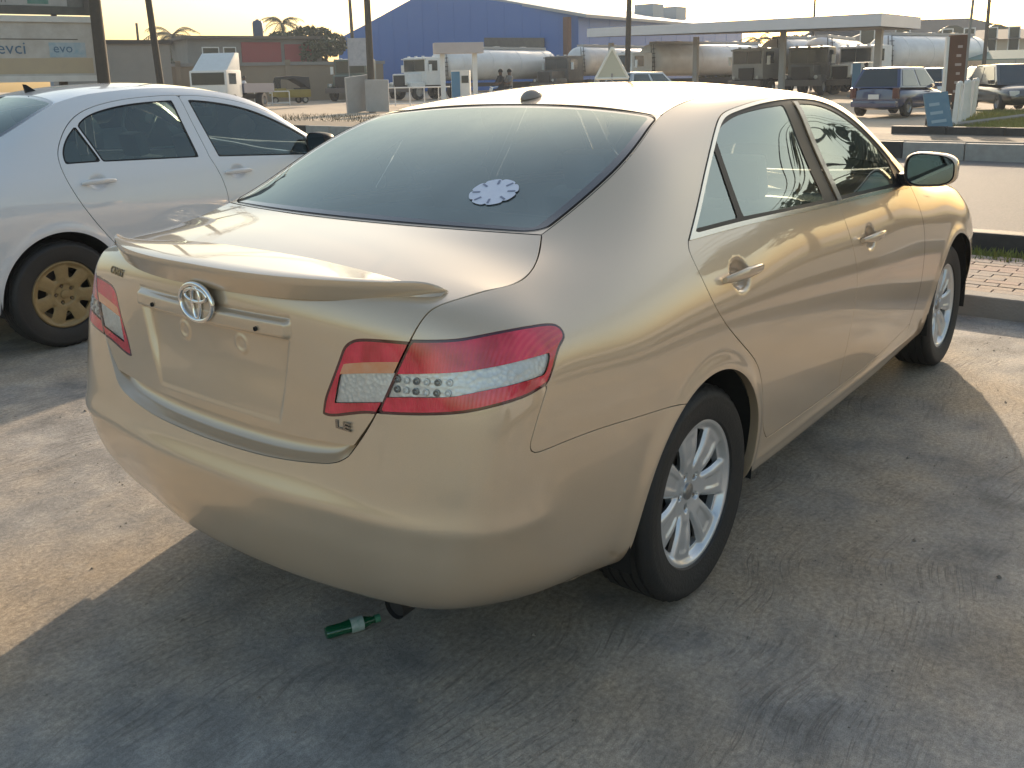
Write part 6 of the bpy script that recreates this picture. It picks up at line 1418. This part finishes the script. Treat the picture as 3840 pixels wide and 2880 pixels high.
X, Y = 47.428, 75.392; house('long_shed', 'long low shed with pale blue wall behind the lorry', X, Y, facing(X, Y), 22, 10, 5.140-G(X, Y)-.2, mat('pale_blue_wall', (.26, .30, .36), .8, var=(.5, .5, (.33, .35, .38), 5)), M_ROOFG, .12, .4)
X, Y = 44.569, 60.338; RH = house('two_storey_house', 'flat roofed two storey house with a red signboard', X, Y, facing(X, Y)+radians(14), 10.5, 9, 5.591-G(X, Y)-.4, M_RENDER, M_ROOFB, 0, .5, [(2.2, 4.4, 3.05, 4.4, ('signboard', M_REDP)), (-1.2, 1.9, 3.0, 4.55, ('signboard', M_REDP)), (-4.2, -2.9, 3.0, 4.2, 'win'), (-2.6, -1.6, 3.0, 4.2, 'win'), (2.4, 4.4, 2.2, 2.9, ('clutter_board', M_STEELW)), (-.2, 1.0, 2.05, 2.85, ('clutter_board', mat('board_cream', (.50, .47, .33), .7)))])
txt('sign_letters', 'MINI MART', .55, M_STEELW, RH, (.14, .35, 3.75), Matrix(((0, 0, 1), (1, 0, 0), (0, 1, 0))).to_euler(), .01) if False else None
part(RH, 'balcony', M_RENDER, (.0, 1.1, -5.2, 5.2, 1.75, 1.98)); [part(RH, 'baluster', M_RENDER, (.98, 1.08, q-.06, q+.06, 1.98, 2.6)) for q in np.linspace(-5, 5, 14)]
part(RH, 'handrail', M_RENDER, (.96, 1.1, -5.2, 5.2, 2.6, 2.7))
X, Y = 45.945, 61.805; wt = thing('water_tank', 'blue water tank on the flat roof of the house', 'tank', (X, Y, 5.839), 0); MB().lathe([(0, -.4), (.40, -.4), (.42, .1), (.41, .72), (.32, .86), (.14, .92), (0, .93)], 18).build('shell', mat('tank_blue', (.06, .085, .15), .5), wt, smooth=True); MB().lathe([(.0, 1.0), (.13, .98), (.14, .9)], 14).build('lid', M_DARKC, wt)
X, Y = 39.351, 51.741; cw = house('compound_wall', 'tan compound wall with pillars below the house', X, Y, facing(X, Y)+radians(6), 15.5, .3, 3.140-G(X, Y)-.2, M_TANW, M_RENDER, 0, .12, [(q-.18, q+.18, 0, 3.0, ('pillar', M_TANW)) for q in (-6.2, -2.6, 1.0, 4.4)]+[(-7.6, -6.9, .1, 2.6, ('gate_leaf', M_DARKC))], 'wall')
X, Y = 43.669, 50.780; house('kiosk', 'small blue kiosk between the compound wall and the dark green truck', X, Y, facing(X, Y), 2.6, 2, 2.963-G(X, Y), mat('kiosk_blue', (.10, .17, .25), .6, var=(2, .6, (.20, .26, .32), 5)), M_ROOFG, 0, .2, [(-.5, .5, 1.0, 1.9, 'win')])
X, Y = 38.434, 42.044; bn = thing('banner', 'white poster banner hung left of the tall utility pole', 'banner', on(X, Y), facing(X, Y)); part(bn, 'cloth', mat('banner_print', (.45, .45, .47), .7, var=(3, .8, (.22, .24, .30), 6)), (-.02, .02, -.62, .62, 2.668-G(X, Y), 4.339-G(X, Y))); [part(bn, 'pole', M_POLEG, (-.04, .0, s-.03, s+.03, 0, 4.394-G(X, Y))) for s in (-.64, .64)]
X, Y = 83.170, 18.940; house('arched_building', 'beige building with arched windows and brown hipped roof', X, Y, facing(X, Y)+radians(12), 17, 12, 3.779-G(X, Y), M_BEIGE, M_ROOFB, 2.4, .9, [(-.9, 1.9, 1.9, 4.9, 'arch'), (3.0, 4.8, 2.4, 4.9, 'arch'), (-4.0, -2.8, 2.4, 4.8, 'win'), (-6.8, -5.6, 2.4, 4.8, 'win')])
X, Y = 76.275, 13.023; house('annex_building', 'beige annex with slim windows at the right edge', X, Y, facing(X, Y)+radians(6), 11, 9, 3.832-G(X, Y), M_BEIGE, M_ROOFB, .9, .6, [(q, q+.8, 2.6, 4.4, 'win') for q in (-4.4, -2.9, -1.4, .1, 1.6, 3.1)])
X, Y = 62.452, 10.767; aw = thing('awning', 'dull green awning below the beige annex', 'awning', on(X, Y), facing(X, Y)+radians(4)); poly3('sheet', [(1.2, -5.5, 2.247-G(X, Y)), (1.2, 4.0, 2.247-G(X, Y)), (-1.2, 4.0, 2.803-G(X, Y)), (-1.2, -5.5, 2.803-G(X, Y))], mat('awning_green', (.10, .19, .16), .7, var=(1, .5, (.15, .24, .21), 5)), aw, .06); [part(aw, 'post', M_POLEG, (1.1, 1.18, q-.04, q+.04, 0, 2.247-G(X, Y))) for q in (-5.2, -2.2, .9, 3.8)]
X, Y = 87.444, 29.152; house('dark_roof_house', 'house with a steep dark roof seen under the canopy', X, Y, facing(X, Y)+radians(8), 8.5, 8, 4.124-G(X, Y), M_BEIGE, M_ROOFD, 2.6, .8, [(-1, 1, 1, 2.4, 'win')])
X, Y = 67.189, 16.842; house('white_kiosk', 'pale container kiosk between the white tanker and the red totem', X, Y, facing(X, Y)+radians(10), 4.4, 3, 2.761-G(X, Y), M_STEELW, M_ROOFG, 0, .15, [(-1.6, -.6, .3, 2.2, 'door'), (.2, 1.6, 1.0, 2.0, 'win')])
# --- trees and palms
def leaf_cloud(name, blobs, n, size, m, parent, rs):
    r = np.random.default_rng(rs); V = []; F = []
    w = np.array([b[3]**3 for b in blobs]); w /= w.sum()
    for k in range(n):
        bx, by, bz, br = blobs[r.choice(len(blobs), p=w)]; d = r.normal(size=3); d /= np.linalg.norm(d); q = br*r.uniform(.45, 1.05)**.6
        c = np.array((bx, by, bz))+d*q*np.array((1, 1, .8)); u = r.normal(size=3); u /= np.linalg.norm(u); v = np.cross(u, r.normal(size=3)); v /= np.linalg.norm(v); s = size*r.uniform(.6, 1.4); i = len(V)
        V += [c-u*s, c+v*s*.45, c+u*s, c-v*s*.45]; F.append((i, i+1, i+2, i+3))
    return mesh_obj(name, V, F, m, parent)
def tree(x, y, h, rad, label, rs, n=2600, dens=7, m=None, leaf=.16, grp='broadleaf trees', trunk_h=.35):
    t = thing('broadleaf_tree', label, 'tree', on(x, y), 0, grp); r = np.random.default_rng(rs); b = MB(); blobs = []
    b.tube([(0, 0, -.2), (.05*h*.1, 0, h*trunk_h), (0, .1, h*.7)], [.05*h*.5+.04, .035*h*.5+.03, .02], 8)
    for k in range(dens):
        a = 2*pi*k/dens+r.uniform(-.4, .4); q = rad*r.uniform(.35, .75); z = h*r.uniform(trunk_h+.15, .86); p = (q*cos(a), q*sin(a), z); b.tube([(0, 0, h*trunk_h*r.uniform(.7, 1.2)), (p[0]*.5, p[1]*.5, (h*trunk_h+z)/2), p], [.03*h*.4, .02*h*.4, .01*h*.4], 6); blobs.append((*p, rad*r.uniform(.32, .52)))
    blobs.append((0, 0, h*.82, rad*.5)); b.build('trunk', M_BARK, t, smooth=True); leaf_cloud('crown', blobs, n, leaf, m or M_LEAF, t, rs+5)
def palm(x, y, h, rad, label, rs, grp='palms'):
    t = thing('palm_tree', label, 'palm', on(x, y), 0, grp); r = np.random.default_rng(rs); b = MB(); lean = r.uniform(-.4, .4, 2)
    b.tube([(0, 0, -.2), (lean[0]*.3, lean[1]*.3, h*.5), (lean[0], lean[1], h)], [.20, .15, .13], 8); b.build('trunk', M_BARK, t, smooth=True)
    me = MB()
    for k in range(19):
        a = 2*pi*k/19+r.uniform(-.15, .15); e = r.uniform(-.15, 1.15); L = rad*r.uniform(.85, 1.1); pts = []
        for q in np.linspace(0, 1, 9): pts.append(np.array((lean[0]+cos(a)*L*q*cos(e*.6), lean[1]+sin(a)*L*q*cos(e*.6), h+L*(sin(e)*q-.75*q*q))))
        sd_ = np.array((-sin(a), cos(a), 0)); f = MB(); V = []; F = []
        for i in range(8):
            p, q = pts[i], pts[i+1]; d = q-p; w = L*.20*(sin(pi*(i+.8)/9.2)**.7)
            for s in (1, -1):
                for j in (0, .5):
                    o = p+d*j; k0 = len(V); V += [o, o+d*.32, o+sd_*s*w+d*.9-np.array((0, 0, w*.55))]; F.append((k0, k0+1, k0+2))
        f.add(V, F); f.tube(pts, .02, 4, False); f.build('frond', M_PALM, t)
X, Y = 55.050, 69.927; palm(X, Y, 7.179-G(X, Y), 2.6, 'palm rising above the flat roofed house', 3)
X, Y = 42.457, 69.073; palm(X, Y, 5.831-G(X, Y), 2.8, 'palm right of the slim utility pole', 4)
X, Y = 82.121, 34.558; palm(X, Y, 4.837-G(X, Y), 2.4, 'pale palm under the fuel canopy', 8)
X, Y = 49.695, 58.789; tree(X, Y, 6.126-G(X, Y), 2.6, 'mango tree in front of the left end of the blue warehouse', 21, 3200, leaf=.22)
X, Y = 81.421, 31.018; tree(X, Y, 4.909-G(X, Y), 2.4, 'round dark tree under the canopy, left of the dark roofed house', 22, 2400, leaf=.24)
X, Y = 93.846, 16.963; tree(X, Y, 5.073-G(X, Y), 2.6, 'dark tree behind the right buildings', 23, 2200, leaf=.26)
X, Y = 60.509, 28.894; tree(X, Y, 2.3, 1.6, 'low sunlit bush between two tankers under the canopy', 24, 1800, leaf=.14, trunk_h=.1)
X, Y = 36.344, 61.098; tree(X, Y, 2.9, 2.6, 'low green bushes in front of the long shed', 25, 2400, leaf=.18, trunk_h=.1)
X, Y = 53.128, 66.340; tree(X, Y, 6.525-G(X, Y), 2.2, 'dense tree right of the palm behind the house', 26, 2400, leaf=.22)
# --- people
M_SKIN = mat('dark_skin', (.10, .055, .035), .6)
def person(x, y, hd, label, shirt, legs, pose='stand', zoff=0.):
    P = {'pel': (0, 0, .92), 'che': (.02, 0, 1.28), 'nec': (.02, 0, 1.46), 'hea': (.04, 0, 1.60), 'top': (.04, 0, 1.70), 'sl': (.0, .19, 1.40), 'sr': (.0, -.19, 1.40), 'hl': (0, .10, .88), 'hr': (0, -.10, .88)}
    if pose == 'sit': P.update({'el': (.16, .25, 1.15), 'er': (.16, -.25, 1.15), 'wl': (.40, .22, 1.10), 'wr': (.40, -.22, 1.10), 'kl': (.42, .17, .80), 'kr': (.42, -.17, .80), 'al': (.30, .20, .40), 'ar': (.30, -.20, .40), 'tl': (.46, .20, .36), 'tr': (.46, -.20, .36)})
    else: P.update({'el': (-.04, .27, 1.12), 'er': (.06, -.27, 1.12), 'wl': (.05, .27, .88), 'wr': (.16, -.26, .90), 'kl': (.08, .11, .50), 'kr': (-.02, -.11, .50), 'al': (.02, .12, .09), 'ar': (-.12, -.12, .09), 'tl': (.18, .13, .04), 'tr': (.04, -.13, .04)})
    E = [('pel', 'che'), ('che', 'nec'), ('nec', 'hea'), ('hea', 'top'), ('che', 'sl'), ('sl', 'el'), ('el', 'wl'), ('che', 'sr'), ('sr', 'er'), ('er', 'wr'), ('pel', 'hl'), ('hl', 'kl'), ('kl', 'al'), ('al', 'tl'), ('pel', 'hr'), ('hr', 'kr'), ('kr', 'ar'), ('ar', 'tr')]
    R = {'pel': .15, 'che': .165, 'nec': .055, 'hea': .095, 'top': .07, 'sl': .075, 'sr': .075, 'el': .045, 'er': .045, 'wl': .035, 'wr': .035, 'hl': .095, 'hr': .095, 'kl': .065, 'kr': .065, 'al': .05, 'ar': .05, 'tl': .04, 'tr': .04}
    ks = list(P); me = bpy.data.meshes.new('body'); me.from_pydata([P[k] for k in ks], [(ks.index(a), ks.index(c)) for a, c in E], [])
    o = bpy.data.objects.new('tmp', me); COL.objects.link(o); md = o.modifiers.new('s', 'SKIN'); o.modifiers.new('u', 'SUBSURF').levels = 1
    for k, sv in zip(ks, me.skin_vertices[0].data): sv.radius = (R[k], R[k]*(.75 if k in ('pel', 'che') else 1)); sv.use_root = k == 'pel'
    dg = bpy.context.evaluated_depsgraph_get(); m2 = bpy.data.meshes.new_from_object(o.evaluated_get(dg)); COL.objects.unlink(o); bpy.data.objects.remove(o); m2.name = 'body'
    for q in (shirt, legs, M_SKIN, M_DARKC): m2.materials.append(q)
    for f in m2.polygons:
        c = f.center; f.use_smooth = True
        f.material_index = 2 if c.z > 1.47 else (3 if c.z < .10 and pose == 'stand' else (1 if (c.z < .90 and abs(c.y) < .22) or (c.z < 1.0 and abs(c.y) < .14) else (2 if abs(c.y) > .20 and c.z < 1.20 else 0)))
    t = thing('person', label, 'person', on(x, y, zoff), hd); b = link('body', m2, None, t)
    h = MB(); h.lathe([(0, .12), (.06, .105), (.095, .06), (.104, .0), (.098, -.03)], 14, Matrix.Translation((.025, 0, 1.63))); h.build('hair', mat('black_hair', (.012, .010, .010), .7), t, smooth=True); return t
SH_W = mat('white_shirt', (.60, .60, .62), .8); SH_D = mat('dark_shirt', (.03, .028, .03), .8); SH_B = mat('blue_shirt', (.06, .09, .16), .8); TR_D = mat('dark_trousers', (.035, .035, .04), .8); SH_G = mat('grey_shirt', (.22, .21, .20), .8)
X, Y = 31.264, 44.060; person(X, Y, facing(X, Y)+1.2, 'person in a white shirt standing at the low railing', SH_W, TR_D)
X, Y = 45.794, 13.395; person(X, Y, facing(X, Y)+2.2, 'person in blue standing by the right canopy column', SH_B, TR_D)
def motorbike(x, y, hd):
    t = thing('motorbike', 'dark motorbike carrying two riders in front of the white cab tanker', 'motorbike', on(x, y), hd)
    for px in (-.62, .66): 
        M = Matrix.Translation((px, 0, .30)) @ Matrix.Rotation(pi/2, 4, 'X'); b = MB(); b.lathe([(.22, -.04), (.30, -.045), (.30, .045), (.22, .04)], 22, M, True); b.build('wheel', M_TYRE, t, smooth=True)
    b = MB(); b.tube([(-.6, 0, .32), (-.2, 0, .40), (.25, 0, .42), (.45, 0, .85)], .05, 8); b.build('frame', M_CHASS, t); b = MB(); b.tube([(.66, 0, .30), (.48, 0, .95)], .035, 8); b.build('fork', M_CHROME, t)
    part(t, 'fuel_tank', M_RUST, (.05, .42, -.13, .13, .66, .86), bevel=.05, smooth=True); part(t, 'seat', M_RUB, (-.65, .08, -.13, .13, .68, .78), bevel=.03, smooth=True); part(t, 'engine', M_CHASS, (-.1, .25, -.12, .12, .30, .60)); b = MB(); b.tube([(.42, -.34, 1.02), (.46, 0, .98), (.42, .34, 1.02)], .016, 6); b.build('handlebar', M_CHROME, t); part(t, 'headlight', M_STEELW, (.52, .60, -.07, .07, .82, .96), bevel=.02)
X, Y = 29.680, 23.647; motorbike(X, Y, facing(X, Y)-radians(62)); HB = facing(X, Y)-radians(62); person(X+.05*cos(HB), Y+.05*sin(HB), HB, 'person in black riding in front on the motorbike', SH_D, TR_D, 'sit', .02); person(X-.38*cos(HB), Y-.38*sin(HB), HB, 'person in grey sitting behind on the motorbike', SH_G, TR_D, 'sit', .02)
# --- green bottle lying on the yard
def bottle():
    a = Vector((-.822, -.150, .020)); c = Vector((-.712, -.200, .020)); d = (c-a).normalized(); t = thing('bottle', 'crushed green plastic bottle lying behind the gold car', 'bottle', a-Vector((0, 0, .020)))
    M = d.to_track_quat('Z', 'Y').to_matrix().to_4x4(); M.translation = Vector((0, 0, .019)); L = (c-a).length+.035
    b = MB(); prof = [(0, .0), (.017, .002), (.0195, .010), (.0185, L*.3), (.020, L*.42), (.0195, L*.66), (.017, L*.76), (.010, L*.90), (.010, L)]
    V = []; n = 20; F = []
    for k in range(n):
        an = 2*pi*k/n
        for r, h in prof: V.append(M @ Vector((r*cos(an)*(1+.06*sin(3*an+h*60)), r*sin(an)*.86, h)))
    m_ = len(prof)
    for k in range(n):
        for i in range(m_-1): F.append((k*m_+i, ((k+1) % n)*m_+i, ((k+1) % n)*m_+i+1, k*m_+i+1))
    b.add(V, F); b.build('shell', M_BOTTLE, t, smooth=True)
    MB().lathe([(.0206, L*.46), (.0206, L*.70)], 20, M).build('paper_label', mat('bottle_label', (.50, .54, .52), .5, var=(60, .8, (.05, .22, .14), 4)), t, smooth=True)
    MB().lathe([(.0, L+.004), (.0115, L+.004), (.0115, L-.012)], 16, M).build('cap', mat('bottle_cap', (.05, .20, .12), .5), t)
def mk_bottle():
    m = mat('bottle_green', (.01, .17, .075), .12, coat=.6, trans=.55); return m
M_BOTTLE = mk_bottle(); bottle()
# --- behind the viewer: a roadside tree and wires that the panes and paint mirror
for (tx, ty, th, tr_, lb, rs) in ((20.5, -8.6, 6.6, 3.2, 'spreading tree beyond the right edge, mirrored low in the rear door window', 41), (28.5, -8.6, 6.4, 3.0, 'tree beyond the right edge, mirrored low in the front door window', 42), (-1., -17., 5.0, 3.2, 'tree at the back of the yard behind the viewer', 43)): tree(tx, ty, th, tr_, lb, rs, 5200, 10, leaf=.20, grp='trees behind the viewer')
for k in range(5): wire((9, -16-.5*k, 5.6+.5*k), (46, 3-.4*k, 10.2+.5*k), .9, '%s of five wires behind the viewer, mirrored in the side windows' % ('lowest', 'second lowest', 'middle', 'second highest', 'highest')[k])

def pebbles():
    r = np.random.default_rng(12); V = []; F = []
    for k in range(900):
        x = r.uniform(-1.9, 3.7); y = r.uniform(-2.6, 3.2); s = r.uniform(.0015, .005) if r.random() < .93 else r.uniform(.006, .011); i = len(V); a = r.uniform(0, pi)
        c, q = cos(a), sin(a); P = [(1, 0, .2), (0, .8, .3), (-1.1, 0, .25), (0, -.9, .2), (.1, 0, 1.), (0, 0, -.2)]
        V += [(x+s*(px*c-py*q), y+s*(px*q+py*c), s*pz) for px, py, pz in P]
        F += [(i+4, i, i+1), (i+4, i+1, i+2), (i+4, i+2, i+3), (i+4, i+3, i)]
    tag(mesh_obj('grit', V, F, mat('grit_stone', (.16, .13, .10), .9, var=(3, .8, (.34, .30, .25), 3))), 'small stones and grit scattered over the yard', 'grit', kind='stuff')
pebbles()

other = copy_tree(white); other.location = (-1.7, -5.4, 0); other.rotation_euler = (0, 0, .06); tag(other, 'second white sedan parked to the right of the viewer, mirrored in the gold doors')

# ------------------------------------------------------------------ dusty evening air over the whole place
def haze():
    m = bpy.data.materials.new('dusty_air'); m.use_nodes = True; t = m.node_tree
    for n in list(t.nodes):
        if n.type == 'BSDF_PRINCIPLED': t.nodes.remove(n)
    v = t.nodes.new('ShaderNodeVolumePrincipled'); v.inputs['Color'].default_value = (.74, .84, 1, 1); v.inputs['Density'].default_value = HAZE; v.inputs['Anisotropy'].default_value = .3
    t.links.new(v.outputs[0], [n for n in t.nodes if n.type == 'OUTPUT_MATERIAL'][0].inputs['Volume'])
    b = MB(); b.box(-60, 170, -60, 160, -1.1, 16.5); o = b.build('haze', m); tag(o, 'pale dusty air over the forecourt', 'haze', kind='stuff')
HAZE = .0008
haze()
